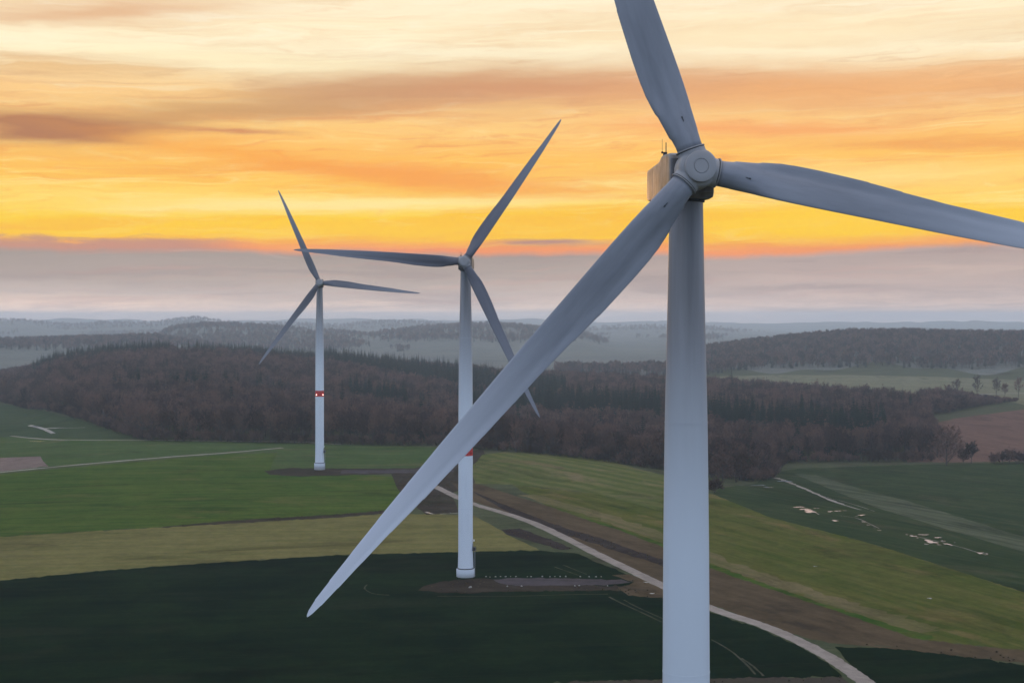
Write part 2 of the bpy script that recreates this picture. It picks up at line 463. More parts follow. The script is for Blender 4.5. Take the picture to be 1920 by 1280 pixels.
def region(pxs, step=9.0, jit=.85):
    o = []
    for i, (x, y) in enumerate(dens(pxs, step)):
        X, Y = unproject(x, y)
        k = jit * (.5 + Y / 1500.0)
        o.append((X + rng.normal(0, k * .3), Y + rng.normal(0, k)))
    return o

def ribbon(pxs, width, wobble=.25, n=8, w2=None):
    P = [unproject(x, y) for x, y in catmull(pxs, n)]
    L = []; Rr = []
    for i, p in enumerate(P):
        a = P[max(i - 1, 0)]; b = P[min(i + 1, len(P) - 1)]
        tx, ty = b[0] - a[0], b[1] - a[1]; l = math.hypot(tx, ty) or 1
        nx, ny = -ty / l, tx / l
        ww = width if w2 is None else width + (w2 - width) * i / (len(P) - 1)
        w1 = ww / 2 + rng.normal(0, wobble * .4); w0 = ww / 2 + rng.normal(0, wobble * .4)
        L.append((p[0] + nx * w1, p[1] + ny * w1)); Rr.append((p[0] - nx * w0, p[1] - ny * w0))
    return L + Rr[::-1]

G = {}
G['ground'] = field('meadow_ground', lin(.050, .062, .030), lin(.085, .085, .045), lin(.06, .05, .035))
G['wood'] = field('woodland_floor', lin(.060, .045, .036), lin(.095, .070, .058), patch=.05)
G['hill'] = field('wooded_hill_ground', lin(.10, .11, .095), lin(.17, .16, .13), lin(.07, .08, .06), patch=.0025)  # lightened to make the valley floors look misty: haze put into the colour
G['dark'] = field('dark_winter_crop', lin(.0015, .0085, .0035), lin(.0085, .0200, .0065), lin(.012, .019, .009), rowdir=R(8), streak=.3, patch=.03, speck=.9, tram=27.0)
G['verge'] = field('bare_verge', lin(.060, .046, .036), lin(.045, .042, .026), rowdir=R(0), patch=.06)
G['straw'] = field('pale_stubble', lin(.120, .112, .036), lin(.165, .140, .050), lin(.12, .10, .04), rowdir=R(6), streak=.75, tram=18.0)
G['lush'] = field('bright_young_crop', lin(.030, .066, .009), lin(.072, .098, .017), lin(.095, .092, .026), rowdir=R(5), streak=.55, tram=24.0)
G['lush2'] = field('grey_green_crop', lin(.038, .070, .020), lin(.072, .098, .030), lin(.095, .09, .04), rowdir=R(4), streak=.6, tram=21.0)
G['valley'] = field('valley_grass', lin(.030, .052, .022), lin(.058, .074, .034), rowdir=R(20), streak=.5, tram=24.0)
G['pink'] = field('fallow_soil', lin(.16, .115, .095), lin(.20, .145, .12), rowdir=R(80), row=.2, rowscale=4)
G['soil'] = field('wet_soil', lin(.030, .023, .017), lin(.052, .040, .028), lin(.03, .032, .016), patch=.08)
G['brown'] = field('rough_brown_grass', lin(.066, .046, .026), lin(.100, .070, .040), lin(.040, .030, .020), rowdir=R(118), streak=.7, patch=.05)
G['ruts'] = field('churned_earth', lin(.026, .019, .017), lin(.050, .038, .032), rowdir=R(118), patch=.15)
G['ridge'] = field('shoulder_crop', lin(.072, .088, .022), lin(.120, .118, .040), lin(.175, .130, .070), rowdir=R(118), streak=.7, row=.5, rowscale=12)
G['ridge2'] = field('shoulder_grass', lin(.052, .070, .012), lin(.105, .096, .026), lin(.150, .108, .042), rowdir=R(112), streak=.8)
G['warm'] = field('dry_headland', lin(.095, .090, .030), lin(.150, .116, .055), lin(.065, .078, .018), rowdir=R(112), streak=.8)
G['right'] = field('low_valley_crop', lin(.020, .036, .014), lin(.042, .056, .022), lin(.062, .062, .03), rowdir=R(125), streak=.5, tram=24.0)
G['pale'] = field('worn_crop_strip', lin(.036, .050, .022), lin(.105, .108, .066), rowdir=R(125), streak=.9)
G['plough'] = field('ploughed_field', lin(.125, .070, .052), lin(.155, .090, .066), lin(.11, .065, .05), rowdir=R(100), streak=.6, row=.15, rowscale=9)
G['far_grass'] = field('far_pasture', lin(.130, .125, .070), lin(.170, .155, .090), lin(.10, .12, .06), rowdir=R(90), streak=.5)
G['gravel'] = field('pad_gravel', lin(.085, .072, .076), lin(.055, .044, .042), lin(.11, .095, .10), patch=.12, speck=.5)
G['track'] = field('track_stone', lin(.31, .26, .22), lin(.23, .19, .155), rowdir=R(110), patch=.15, speck=.4)
G['lane'] = field('farm_lane_stone', lin(.30, .26, .22), lin(.24, .20, .165), patch=.1, speck=.4)
G['rut'] = field('pale_wheel_rut', lin(.085, .078, .055), lin(.03, .035, .022), patch=.3)
G['cut'] = field('damp_sunken_line', lin(.40, .36, .31), lin(.22, .2, .17), patch=.2)

ROAD = [(1700, 1350), (1662, 1310), (1612, 1270), (1556, 1232), (1494, 1199), (1425, 1170), (1335, 1140), (1240, 1096), (1130, 1043), (1000, 980), (890, 945), (852, 929), (815, 911), (800, 904)]
REG = []   # (object name, material key, plan outline): later ones lie over earlier ones where they meet
def reg(name, key, pts): REG.append((name, key, pts))

LEFT_ROAD = [(-320, 910), (-160, 903), (0, 885), (90, 876), (200, 866), (320, 856), (430, 848), (530, 839)]
reg('valley_field', 'valley', region([(-330, 757), (0, 756), (80, 770), (150, 787), (200, 804), (265, 822), (-330, 818)]))
reg('upper_field', 'lush2', region([(-330, 820), (20, 819), (265, 824), (400, 828), (600, 832), (830, 837), (850, 860), (800, 884), (690, 886), (500, 884), (520, 846), (430, 850), (320, 858), (200, 868), (90, 878), (0, 887), (-160, 905), (-330, 914)]))
reg('green_field', 'lush', region([(-330, 916), (-160, 907), (0, 889), (90, 880), (200, 870), (320, 860), (430, 851), (520, 848), (505, 885), (690, 890), (740, 892), (745, 915), (765, 938), (720, 957), (640, 966), (430, 976), (300, 987), (0, 1006), (-330, 1027)]))
reg('stubble_field', 'straw', region([(-330, 1027), (0, 1006), (300, 988), (430, 981), (640, 969), (720, 963), (820, 963), (890, 966), (950, 1000), (1012, 1031), (820, 1035), (640, 1040), (480, 1049), (300, 1061), (150, 1073), (0, 1088), (-330, 1124)]))
reg('soil_strip', 'soil', region([(288, 989), (420, 976), (640, 963), (722, 956), (722, 962), (640, 969), (430, 981)]))
reg('crop_field', 'dark', region([(-330, 1124), (0, 1088), (150, 1073), (300, 1061), (480, 1049), (640, 1040), (820, 1035), (1012, 1031), (1085, 1038), (1230, 1100), (1330, 1146), (1425, 1178), (1494, 1208), (1552, 1242), (1580, 1268), (1330, 1272), (1100, 1277), (960, 1285), (960, 1500), (-330, 1500)]))
reg('verge', 'verge', region([(960, 1285), (1100, 1277), (1330, 1272), (1580, 1268), (1640, 1320), (1660, 1500), (960, 1500)]))
reg('soil_parcel', 'pink', region([(-330, 862), (0, 858), (74, 855), (90, 874), (0, 883), (-160, 901), (-330, 908)]))
reg('churned_soil', 'soil', region([(735, 889), (790, 874), (830, 850), (870, 846), (905, 842), (915, 868), (890, 905), (845, 925), (862, 960), (800, 964), (765, 940), (745, 915)]))
reg('turbine_pad', 'soil', region([(497, 882), (540, 877), (690, 878), (800, 877), (800, 886), (700, 889), (560, 893), (505, 889)]))
reg('pad_lane', 'gravel', region([(640, 881), (740, 880), (850, 878), (850, 884), (740, 887), (640, 887)]))
reg('shoulder_field', 'ridge', region([(905, 852), (950, 847), (1060, 853), (1130, 861), (1245, 891), (1335, 925), (1250, 960), (1120, 925), (960, 908), (892, 906), (880, 880)]))
reg('shoulder_slope', 'ridge2', region([(960, 908), (1120, 925), (1250, 960), (1335, 925), (1440, 968), (1640, 1020), (1900, 1103), (2150, 1190), (2150, 1275), (1920, 1219), (1800, 1207), (1713, 1196), (1613, 1160), (1513, 1127), (1413, 1093), (1333, 1066), (1240, 1023), (1173, 998), (1107, 976), (1023, 947)]))
HEAD = [(990, 927), (1110, 962), (1215, 997), (1333, 1046), (1413, 1076), (1480, 1100), (1580, 1133), (1663, 1158), (1747, 1183)]
reg('pale_headland', 'warm', ribbon(HEAD, 9, 2.5, 8))
reg('grass_edge', 'lush', ribbon([(x - 3, y + 14) for x, y in HEAD], 4.5, 1.5, 8))
reg('pale_headland', 'warm', ribbon([(930, 862), (1000, 868), (1060, 880)], 16, 4, 8, 5))
reg('rough_verge', 'brown', region([(845, 905), (890, 906), (907, 910), (1023, 947), (1107, 976), (1173, 998), (1240, 1023), (1333, 1066), (1413, 1093), (1513, 1127), (1613, 1160), (1713, 1196), (1800, 1207), (1920, 1219), (2150, 1275), (2150, 1285), (1920, 1232), (1700, 1212), (1560, 1206), (1494, 1190), (1335, 1134), (1240, 1091), (1130, 1039), (1000, 976), (890, 941)]))
reg('churned_ruts', 'ruts', region([(880, 917), (973, 957), (1040, 982), (1140, 1013), (1240, 1049), (1330, 1092), (1330, 1100), (1240, 1060), (1140, 1027), (1040, 995), (965, 968)]))
reg('soil_bank', 'ruts', region([(940, 992), (975, 990), (1030, 1010), (1075, 1028), (1050, 1030), (1000, 1015), (950, 1002)]))
reg('corner_field', 'dark', region([(1565, 1212), (1700, 1216), (1830, 1232), (1920, 1246), (2150, 1300), (2150, 1500), (1690, 1500), (1660, 1310), (1612, 1262)]))
reg('grass_track', 'brown', region([(1600, 1208), (1760, 1212), (1920, 1228), (2150, 1278), (2150, 1300), (1920, 1243), (1760, 1224)]))
reg('valley_crop', 'right', region([(1440, 886), (1500, 878), (1700, 871), (1920, 868), (2200, 866), (2200, 1200), (1900, 1103), (1640, 1020), (1440, 968), (1335, 925), (1350, 915), (1420, 905)]))
reg('worn_strip', 'pale', region([(1490, 888), (1530, 890), (1600, 912), (1700, 938), (1920, 1006), (2200, 1085), (2200, 1115), (1920, 1034), (1780, 993), (1640, 950), (1560, 918)]))
reg('ploughed_field', 'plough', region([(1700, 866), (1720, 810), (1750, 793), (1800, 783), (1920, 767), (2200, 742), (2200, 862), (1920, 864), (1800, 866)]))
reg('far_pasture', 'far_grass', region([(1330, 706), (1440, 703), (1600, 703), (1750, 706), (1900, 712), (2200, 722), (2200, 760), (1930, 762), (1880, 748), (1740, 742), (1600, 735), (1400, 728)]))
reg('pad_soil', 'soil', region([(792, 1098), (815, 1092), (850, 1087), (905, 1084), (960, 1089), (1040, 1092), (1120, 1097), (1180, 1098), (1200, 1106), (1120, 1106), (1000, 1108), (930, 1108), (880, 1112), (830, 1111), (785, 1106)], 8))
reg('gravel_pad', 'gravel', region([(925, 1086), (960, 1083), (1050, 1083), (1110, 1085), (1165, 1087), (1185, 1091), (1140, 1096), (1060, 1097), (1000, 1098), (950, 1096), (930, 1091)], 8))
reg('junction_soil', 'brown', region([(1150, 1078), (1180, 1076), (1235, 1098), (1330, 1146), (1240, 1120), (1180, 1116), (1160, 1102), (1190, 1092)], 10))
reg('track', 'track', ribbon(ROAD, 4.3, .3, 14))
reg('farm_lane', 'lane', ribbon(LEFT_ROAD, 3.4, .3))
reg('farm_lane', 'lane', ribbon([(20, 817), (110, 824), (300, 825), (480, 827), (560, 828), (640, 833)], 2.6, .3))
reg('far_lane', 'cut', ribbon([(1600, 740), (1690, 741), (1740, 742), (1810, 741), (1860, 738), (1960, 737)], 7, .5))
for pts, wd in (([(1142, 1118), (1165, 1130), (1200, 1146), (1240, 1165)], .7), ([(1170, 1124), (1196, 1138), (1245, 1160)], .5), ([(1334, 1198), (1370, 1219), (1400, 1245), (1416, 1263)], .55),
                ([(1390, 1233), (1412, 1248), (1432, 1266)], .55), ([(688, 1095), (684, 1103), (700, 1112), (730, 1115)], .5), ([(820, 1117), (950, 1117), (1060, 1114), (1140, 1113)], .45),
                ([(1040, 1062), (1085, 1078)], .5), ([(1055, 1058), (1100, 1076)], .5)):
    reg('wheel_rut', 'rut', ribbon(pts, wd, .12, 5))
for pts, wd in (([(55, 797), (80, 803), (100, 812)], 3.0), ([(75, 803), (120, 802), (160, 801)], 2.2), ([(798, 959), (812, 963)], 1.2), ([(825, 963), (864, 961)], .8)):
    reg('drain_line', 'cut', ribbon(pts, wd, .4, 5))
reg('worn_track', 'lane', ribbon([(1455, 895), (1480, 904), (1500, 912), (1530, 925), (1565, 940), (1612, 955)], 3.6, 1.2, 6, 1.5))
for pts in ([(1500, 948), (1522, 956), (1536, 964)], [(1575, 966), (1610, 972), (1648, 990)], [(1700, 1001), (1740, 1010), (1790, 1022), (1850, 1040)], [(1545, 930), (1600, 945), (1640, 958)]):
    reg('wheel_rut', 'lane', ribbon(pts, .5, .3, 6))
reg('worn_track', 'rut', ribbon([(1345, 908), (1400, 910), (1440, 912)], 5, 1.0, 6, 3))

# one tessellation of the whole ground; every field is cut out of it along its own outline
pts = []
az1 = np.arange(-30, 30.01, .42); r1 = np.geomspace(45, 3400, 150)
for i, r in enumerate(r1):
    for a in az1 + (.21 if i % 2 else 0):
        pts.append((r * math.sin(R(a)) + rng.normal(0, .3), r * math.cos(R(a)) + rng.normal(0, .3)))
r2 = np.geomspace(3500, 22000, 62)
for i, r in enumerate(r2):
    for a in np.arange(-34, 34.01, .4): pts.append((r * math.sin(R(a)), r * math.cos(R(a))))
for r in np.geomspace(45, 3000, 26):
    for a in np.arange(36, 325, 6.0): pts.append((r * math.sin(R(a)), r * math.cos(R(a))))
pts.append((0.0, 0.0))
edges_in = []
def far_limit(a): return 2480 + 70 * math.sin(a * .9 + 1) + 40 * math.sin(a * 2.3)
for k, a in enumerate(np.arange(-34, 34.01, .15)):
    pts.append((far_limit(a) * math.sin(R(a)), far_limit(a) * math.cos(R(a))))
    if k: edges_in.append((len(pts) - 2, len(pts) - 1))
for nm, key, ol in REG:
    b = len(pts); pts += [tuple(p) for p in ol]
    edges_in += [(b + i, b + (i + 1) % len(ol)) for i in range(len(ol))]
vo, eo, fo, ov, oe, of = delaunay_2d_cdt([Vector(p) for p in pts], edges_in, [], 0, 1e-3)
V2 = np.array([(v[0], v[1]) for v in vo])
VZ = terr(V2[:, 0], V2[:, 1])
e_ = 1.5
NX = -(terr(V2[:, 0] + e_, V2[:, 1]) - terr(V2[:, 0] - e_, V2[:, 1])) / (2 * e_)
NY = -(terr(V2[:, 0], V2[:, 1] + e_) - terr(V2[:, 0], V2[:, 1] - e_)) / (2 * e_)
NRM = np.stack([NX, NY, np.ones_like(NX)], 1); NRM /= np.linalg.norm(NRM, axis=1, keepdims=True)
def pip(poly, x, y):
    P = np.array(poly); x0, y0 = P[:, 0], P[:, 1]; x1, y1 = np.roll(x0, -1), np.roll(y0, -1)
    ins = np.zeros(len(x), bool)
    for a, b, c_, d in zip(x0, y0, x1, y1):
        cond = ((b > y) != (d > y)) & (x < (c_ - a) * (y - b) / (d - b + 1e-12) + a); ins ^= cond
    return ins
fc = np.array([V2[list(f)].mean(0) for f in fo])
owner = np.full(len(fo), -1)
for k, (nm, key, ol) in enumerate(REG):
    P = np.array(ol); cand = np.where((fc[:, 0] > P[:, 0].min()) & (fc[:, 0] < P[:, 0].max()) & (fc[:, 1] > P[:, 1].min()) & (fc[:, 1] < P[:, 1].max()))[0]
    owner[cand[pip(ol, fc[cand, 0], fc[cand, 1])]] = k
groups = {}
for f, o in zip(fo, owner):
    if o == -1:
        cx = sum(V2[i, 0] for i in f) / 3; cy_ = sum(V2[i, 1] for i in f) / 3
        d = math.hypot(cx, cy_)
        key = (-2 if d > (far_limit(math.degrees(math.atan2(cx, cy_))) if cy_ > 0 else 2500) else -1)
    else: key = o
    groups.setdefault(key, []).append(f)
for key, fl in groups.items():
    used = sorted({i for f in fl for i in f}); mp = {i: k for k, i in enumerate(used)}
    vs_ = [(V2[i, 0], V2[i, 1], VZ[i]) for i in used]
    fs = []
    for f in fl:
        a, b, c3 = (V2[f[0]], V2[f[1]], V2[f[2]])
        if (b[0] - a[0]) * (c3[1] - a[1]) - (b[1] - a[1]) * (c3[0] - a[0]) < 0: f = [f[0], f[2], f[1]]
        fs.append([mp[i] for i in f])
    nm, mt = ('ground', G['ground']) if key == -1 else ('hills', G['hill']) if key == -2 else (REG[key][0], G[REG[key][1]])
    o = mesh_obj(nm, vs_, fs, mt)
    o.data.normals_split_custom_set_from_vertices([tuple(NRM[i]) for i in used])
    tag(o, kind='structure')

# standing water in the fields
M_WATER, g, b = new_mat('puddle_water')
b.inputs['Base Color'].default_value = lin(.34, .38, .43); b.inputs['Roughness'].default_value = .04; b.inputs['IOR'].default_value = 1.33
b.inputs['Specular IOR Level'].default_value = .5
tc_ = g.n.new('ShaderNodeTexCoord'); bp = g.n.new('ShaderNodeBump'); bp.inputs['Strength'].default_value = .04
g.put(bp.inputs['Height'], g.noise(tc_.outputs['Object'], 2.0, 2)); g.put(b.inputs['Normal'], bp.outputs[0])
def puddle(px, py, wx, wy):
    """wx, wy: half sizes in metres across and along the view"""
    wx *= .78; wy *= .5; x, y = unproject(px, py); n = 22; ph = rng.uniform(0, 6.28, 3)
    pts = []
    for k in range(n):
        a = 2 * math.pi * k / n
        r = max(.15, 1 + .38 * math.sin(2 * a + ph[0]) + .30 * math.sin(3 * a + ph[1]) + .22 * math.sin(5 * a + ph[2]))
        pts.append((wx * r * math.cos(a), wy * r * math.sin(a)))
    zs = max(tz(x + p[0], y + p[1]) for p in pts + [(0, 0)]) + .03
    o = mesh_obj('puddle', [(0, 0, 0)] + [(p[0], p[1], 0) for p in pts], [(0, 1 + k, 1 + (k + 1) % n) for k in range(n)], M_WATER, smooth=False)
    o.location = (x, y, zs)
    tag(o, kind='structure')
for q in ((1497, 951, 2.0, 3), (1518, 959, 3.2, 7), (1508, 955, 2.2, 3), (1556, 959, 1.4, 2), (1570, 958, 1.6, 2), (1566, 976, 1.7, 2.5), (1615, 966, 1.7, 2.5), (1619, 978, .9, 1.5), (1628, 984, .7, 1.2), (1649, 994, .8, 1),
          (1745, 1016, 2.6, 6), (1712, 1005, 1.6, 2), (1732, 1003, 1.8, 2), (1758, 1008, 1.5, 2), (1776, 1020, 1.3, 2.5), (1768, 1014, .9, 1.4), (1838, 1037, 1.6, 2.2), (1850, 1038, .9, 1),
          (1424, 911, 3.2, 2.5), (1440, 914, 2.6, 2), (1472, 903, 3.5, 6), (1743, 1121, .9, .8), (1528, 1061, .8, .8), (70, 829, 4.5, 2.0), (66, 800, 3.0, 5), (110, 802, 6, 1.5),
          (845, 961, .5, .6), (803, 961, 1.2, 1.0), (1212, 1091, .9, .9), (1195, 1078, .8, .8), (1222, 1112, 1.2, .7), (1530, 953, 1.4, 1), (1505, 951, .8, 1), (1584, 957, .9, .8), (1605, 968, .6, .6), (1640, 989, .5, .6), (1720, 1008, .7, .8), (1737, 1020, .9, 1), (1760, 1021, .8, 1), (1784, 1022, .7, 1), (1790, 1017, .4, .6), (1700, 1002, .6, .8)):
    puddle(*q)
# ------------------------------------------------------------------ wind turbines
HUB_H, OVER = 100.0, 4.5

def blade_mesh(name, mats):
    st = [  # radius, leading edge, trailing edge, thickness
        (1.9, 1.20, 1.20, 2.40), (2.5, 1.20, 1.22, 2.38), (3.3, 1.24, 1.36, 2.25), (4.7, 1.32, 1.64, 2.02), (6.2, 1.40, 2.00, 1.78), (7.6, 1.46, 2.24, 1.58), (9.2, 1.48, 2.34, 1.40),
        (12, 1.48, 2.34, 1.16), (16.6, 1.44, 2.16, .92), (20, 1.42, 1.86, .78), (24, 1.40, 1.58, .68), (28, 1.34, 1.46, .60), (32, 1.26, 1.32, .52), (36, 1.17, 1.16, .45), (40, 1.06, .98, .37), (44, .94, .70, .29),
        (48, .75, .52, .2), (51, .60, .40, .15), (53, .44, .28, .1), (54.1, .27, .17, .07), (54.5, .12, .08, .04), (54.62, .03, .03, .02)]
    S = np.array(st); rr = np.unique(np.concatenate([S[:, 0], np.arange(2.5, 54, 1.1)]))
    def sm(col):
        # monotone-ish smooth interpolation
        q = np.interp(rr, S[:, 0], S[:, col])
        for _ in range(3):
            q[2:-4] = .25 * q[1:-5] + .5 * q[2:-4] + .25 * q[3:-3]
        return q
    LE, TE, TH = sm(1), sm(2), sm(3)
    n = 40; V = []; F = []
    for i, r in enumerate(rr):
        wgt = float(sstep(np.array(r), 2.8, 9.0)); c = LE[i] + TE[i]
        tw = R(13) * (1 - min(1, max(0, (r - 7) / 40.0))) ** 1.6 if r > 7 else R(13)
        pre = -.2 * (r / 54.6) ** 2.2
        for k in range(n):
            th = 2 * math.pi * k / n
            xi = (1 - math.cos(th)) / 2
            x_air = LE[i] - c * xi
            tt = .2969 * math.sqrt(xi) - .1260 * xi - .3516 * xi ** 2 + .2843 * xi ** 3 - .1015 * xi ** 4
            yt = tt / .3 * TH[i] * .5 * 1.0
            up = math.sin(th) >= 0      # suction side looks away from the wind (+y)
            cam_l = .025 * c * math.sin(math.pi * xi)
            if up: y_air = yt + cam_l
            else: y_air = -(yt * .92 - .10 * TH[i] * math.exp(-((xi - .74) / .14) ** 2)) + cam_l * .5
            rad = 1.22
            x_c, y_c = x_air, TH[i] * .5 * math.sin(th)
            x = x_air; y = y_c * (1 - wgt) + y_air * wgt
            V.append((x * math.cos(tw) + y * math.sin(tw), -x * math.sin(tw) + y * math.cos(tw) + pre, r))
    m = len(rr)
    for i in range(m - 1):
        for k in range(n):
            k2 = (k + 1) % n
            F.append((i * n + k, i * n + k2, (i + 1) * n + k2, (i + 1) * n + k))
    F.append(tuple(reversed(range(n)))); F.append(tuple((m - 1) * n + k for k in range(n)))
    me = bpy.data.meshes.new(name); me.from_pydata(V, [], F)
    bm = bmesh.new(); bm.from_mesh(me); bmesh.ops.recalc_face_normals(bm, faces=bm.faces); bm.to_mesh(me); bm.free()
    me.polygons.foreach_set('use_smooth', [True] * len(me.polygons))
    for mt in mats: me.materials.append(mt)
    return me

def remeshed(mb, name, mats, vox=.07, it=8):
    me = mb.mesh('hub_form', mats, smooth=False)
    o = bpy.data.objects.new('hub_form', me); COL.objects.link(o)
    r = o.modifiers.new('r', 'REMESH'); r.mode = 'VOXEL'; r.voxel_size = vox
    s = o.modifiers.new('s', 'SMOOTH'); s.iterations = it; s.factor = .5
    dg = bpy.context.evaluated_depsgraph_get(); dg.update()
    res = bpy.data.meshes.new_from_object(o.evaluated_get(dg)); res.name = name
    bpy.data.objects.remove(o)
    res.polygons.foreach_set('use_smooth', [True] * len(res.polygons))
    res.materials.clear()
    for mt in mats: res.materials.append(mt)
    return res

def rot_between(a, d):
    return Vector(a).rotation_difference(Vector(d)).to_matrix()

def hub_mesh():
    mb = MB()
    mb.lathe([(.3, -1.62), (1.80, -1.6), (1.88, -1.4), (1.88, .55), (1.76, .95), (1.50, 1.2), (1.2, 1.25), (.3, 1.25)], 56, 'Y')
    for k in range(3):
        a = R(120 * k); d = (math.sin(a), 0, math.cos(a))
        mb.tube((0, 0, 0), tuple(1.93 * q for q in d), 1.34, 1.34, 40)
    return mb

HUB_ME = remeshed(hub_mesh(), 'rotor_hub', [M_HUB])
NOSE_ME = MB().lathe([(1.44, .75), (1.48, 1.50), (1.45, 1.66), (1.37, 1.72), (.72, 1.72), (.70, 1.66), (.64, 1.66), (.62, 1.73), (.01, 1.735)], 64, 'Y').mesh('nose_cap', [M_HUB])
COLLAR_ME = MB().lathe([(1.20, 1.88), (1.37, 1.88), (1.40, 1.91), (1.40, 1.97), (1.37, 2.0), (1.18, 2.01)], 56, 'Z', cap=False).mesh('root_collar', [M_HUB])
COLLAR_GAP_ME = MB().lathe([(1.28, 1.80), (1.355, 1.81), (1.355, 1.88), (1.28, 1.88)], 56, 'Z', cap=False).mesh('collar_seal', [M_SEAL])
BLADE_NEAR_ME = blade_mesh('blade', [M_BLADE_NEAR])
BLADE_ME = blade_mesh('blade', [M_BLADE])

def surf_y(me, x, z):
    """the blade face towards the wind at x, z in blade space"""
    o = bpy.data.objects.new('probe', me); COL.objects.link(o)
    dg = bpy.context.evaluated_depsgraph_get(); dg.update()
    ok, p, nrm, i = o.evaluated_get(dg).ray_cast(Vector((x, -8, z)), Vector((0, 1, 0)))
    bpy.data.objects.remove(o)
    return p.y if ok else 0.0
_y0 = surf_y(BLADE_NEAR_ME, .05, 4.7)
mk = MB()
for i, (z0, z1, x0, x1) in enumerate(((4.35, 4.6, .0, .12), (4.62, 4.8, .02, .11), (4.83, 5.05, .0, .12))):
    mk.box(x0, x1, _y0 - .03, _y0 + .12, z0, z1)
MARK_ME = mk.mesh('serial_plate', [M_DARK], smooth=False)

TOWER_PROF = [(2.50, 0), (2.48, 3.0), (2.40, 5.2), (2.33, 8), (2.30, 20), (2.29, 40), (2.26, 52), (2.19, 65), (2.06, 76), (1.87, 84), (1.69, 93), (1.62, 97.6)]
def tower_mesh(mt):
    z = np.linspace(0, 97.6, 90); r = np.interp(z, [p[1] for p in TOWER_PROF], [p[0] for p in TOWER_PROF])
    for _ in range(2): r[1:-1] = .25 * r[:-2] + .5 * r[1:-1] + .25 * r[2:]
    return MB().lathe(list(zip(r, z)), 64).mesh('tower', [mt])
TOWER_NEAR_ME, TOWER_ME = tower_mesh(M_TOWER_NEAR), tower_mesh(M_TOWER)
def tr(z): return float(np.interp(z, [p[1] for p in TOWER_PROF], [p[0] for p in TOWER_PROF]))
def ring(name, z0, z1, extra, mt):
    return MB().lathe([(tr(z0) - .05, z0), (tr(z0) + extra, z0), (tr(z1) + extra, z1), (tr(z1) - .05, z1)], 64, cap=False).mesh(name, [mt])
BAND_ME = ring('red_band', 38.8, 42.0, .02, M_RED)
FLANGE = [ring('flange', z, z + .10, .02, M_TOWER_NEAR) for z in (22.0, 52.0, 76.0, 83.6)]
LAMP_ON_ME = MB().lathe([(.02, -.2), (.2, -.18), (.24, 0), (.2, .18), (.02, .24)], 14).mesh('warning_lamp', [M_LAMP_ON])
LAMP_OFF_ME = MB().lathe([(.02, -.2), (.2, -.18), (.24, 0), (.2, .18), (.02, .24)], 14).mesh('warning_lamp', [M_LAMP_OFF])
FOUND_ME = MB().lathe([(2.86, -2.0), (2.90, .02), (2.92, 2.85), (2.86, 2.96), (2.5, 3.0)], 64).mesh('foundation_collar', [M_CONC])
GAPRING_ME = MB().lathe([(2.40, 2.98), (2.62, 3.0), (2.64, 3.26), (2.40, 3.30)], 64, cap=False).mesh('collar_ring', [M_SEAL])
pm = MB(); pm.box(2.2, 3.5, -.6, .6, 8.75, 8.9)
for y in (-.58, .58):
    for x in (2.45, 2.95, 3.45): pm.tube((x, y, 8.9), (x, y, 10.0), .03, .03, 5)
    pm.tube((2.3, y, 10.0), (3.48, y, 10.0), .035, .035, 5); pm.tube((2.3, y, 9.45), (3.48, y, 9.45), .03, .03, 5)
pm.tube((3.46, -.58, 10.0), (3.46, .58, 10.0), .035, .035, 5); pm.box(2.55, 3.15, -.45, .45, 8.9, 9.85)
PLAT_ME = pm.mesh('access_platform', [M_DARK], smooth=False)
lm = MB()
for y in (-.25, .25): lm.tube((3.02, y, -.1), (3.02, y, 8.8), .045, .045, 5)
for k in range(28): lm.tube((3.02, -.25, .25 + .3 * k), (3.02, .25, .25 + .3 * k), .02, .02, 4)
LADDER_ME = lm.mesh('ladder', [M_GALV], smooth=False)
DOOR_ME = MB().box(2.18, 2.36, -.45, .45, 8.9, 11.0).mesh('door', [M_GALV], smooth=False)
dl = MB(); dl.box(2.2, 2.55, -.06, .06, 11.75, 11.85); dl.box(2.5, 2.85, -.22, .22, 11.7, 12.25)
DLAMP_ME = dl.mesh('door_lamp', [M_WLAMP], smooth=False)

def nacelle_mesh():
    pr = [(-2.62, -2.0), (-2.3, -2.5), (-1.2, -2.56), (1.6, -2.5), (8.3, -2.0), (8.65, -1.7), (8.6, .95), (8.3, 1.18), (3.3, 1.42), (2.6, 1.52), (1.7, 1.86), (1.0, 1.93), (-1.6, 1.80), (-2.35, 1.55), (-2.62, 1.2)]
    hw = 2.15
    bm = bmesh.new()
    f0 = [bm.verts.new((-hw, y, z)) for y, z in pr]; f1 = [bm.verts.new((hw, y, z)) for y, z in pr]
    bm.faces.new(f0); bm.faces.new(list(reversed(f1)))
    n = len(pr)
    side = []
    for i in range(n):
        j = (i + 1) % n; bm.faces.new((f0[j], f0[i], f1[i], f1[j]))
    bmesh.ops.recalc_face_normals(bm, faces=bm.faces)
    ed = [e for e in bm.edges if abs(e.verts[0].co.x - e.verts[1].co.x) < 1e-4]
    bmesh.ops.bevel(bm, geom=ed, offset=.38, segments=4, profile=.6, affect='EDGES', clamp_overlap=True)
    for v in bm.verts: v.co.z += HUB_H
    me = bpy.data.meshes.new('nacelle'); bm.to_mesh(me); bm.free()
    me.materials.append(M_NACELLE)
    me.polygons.foreach_set('use_smooth', [True] * len(me.polygons)); me.set_sharp_from_angle(angle=R(30))
    return me
NAC_ME = nacelle_mesh()
NECK_ME = MB().lathe([(1.0, -2.5), (1.80, -2.46), (1.86, -2.2), (1.0, -2.15)], 48, 'Y').mesh('nacelle_front_ring', [M_NACELLE])
for v in NECK_ME.vertices: v.co = (v.co.x, -v.co.y - 0.0, v.co.z)
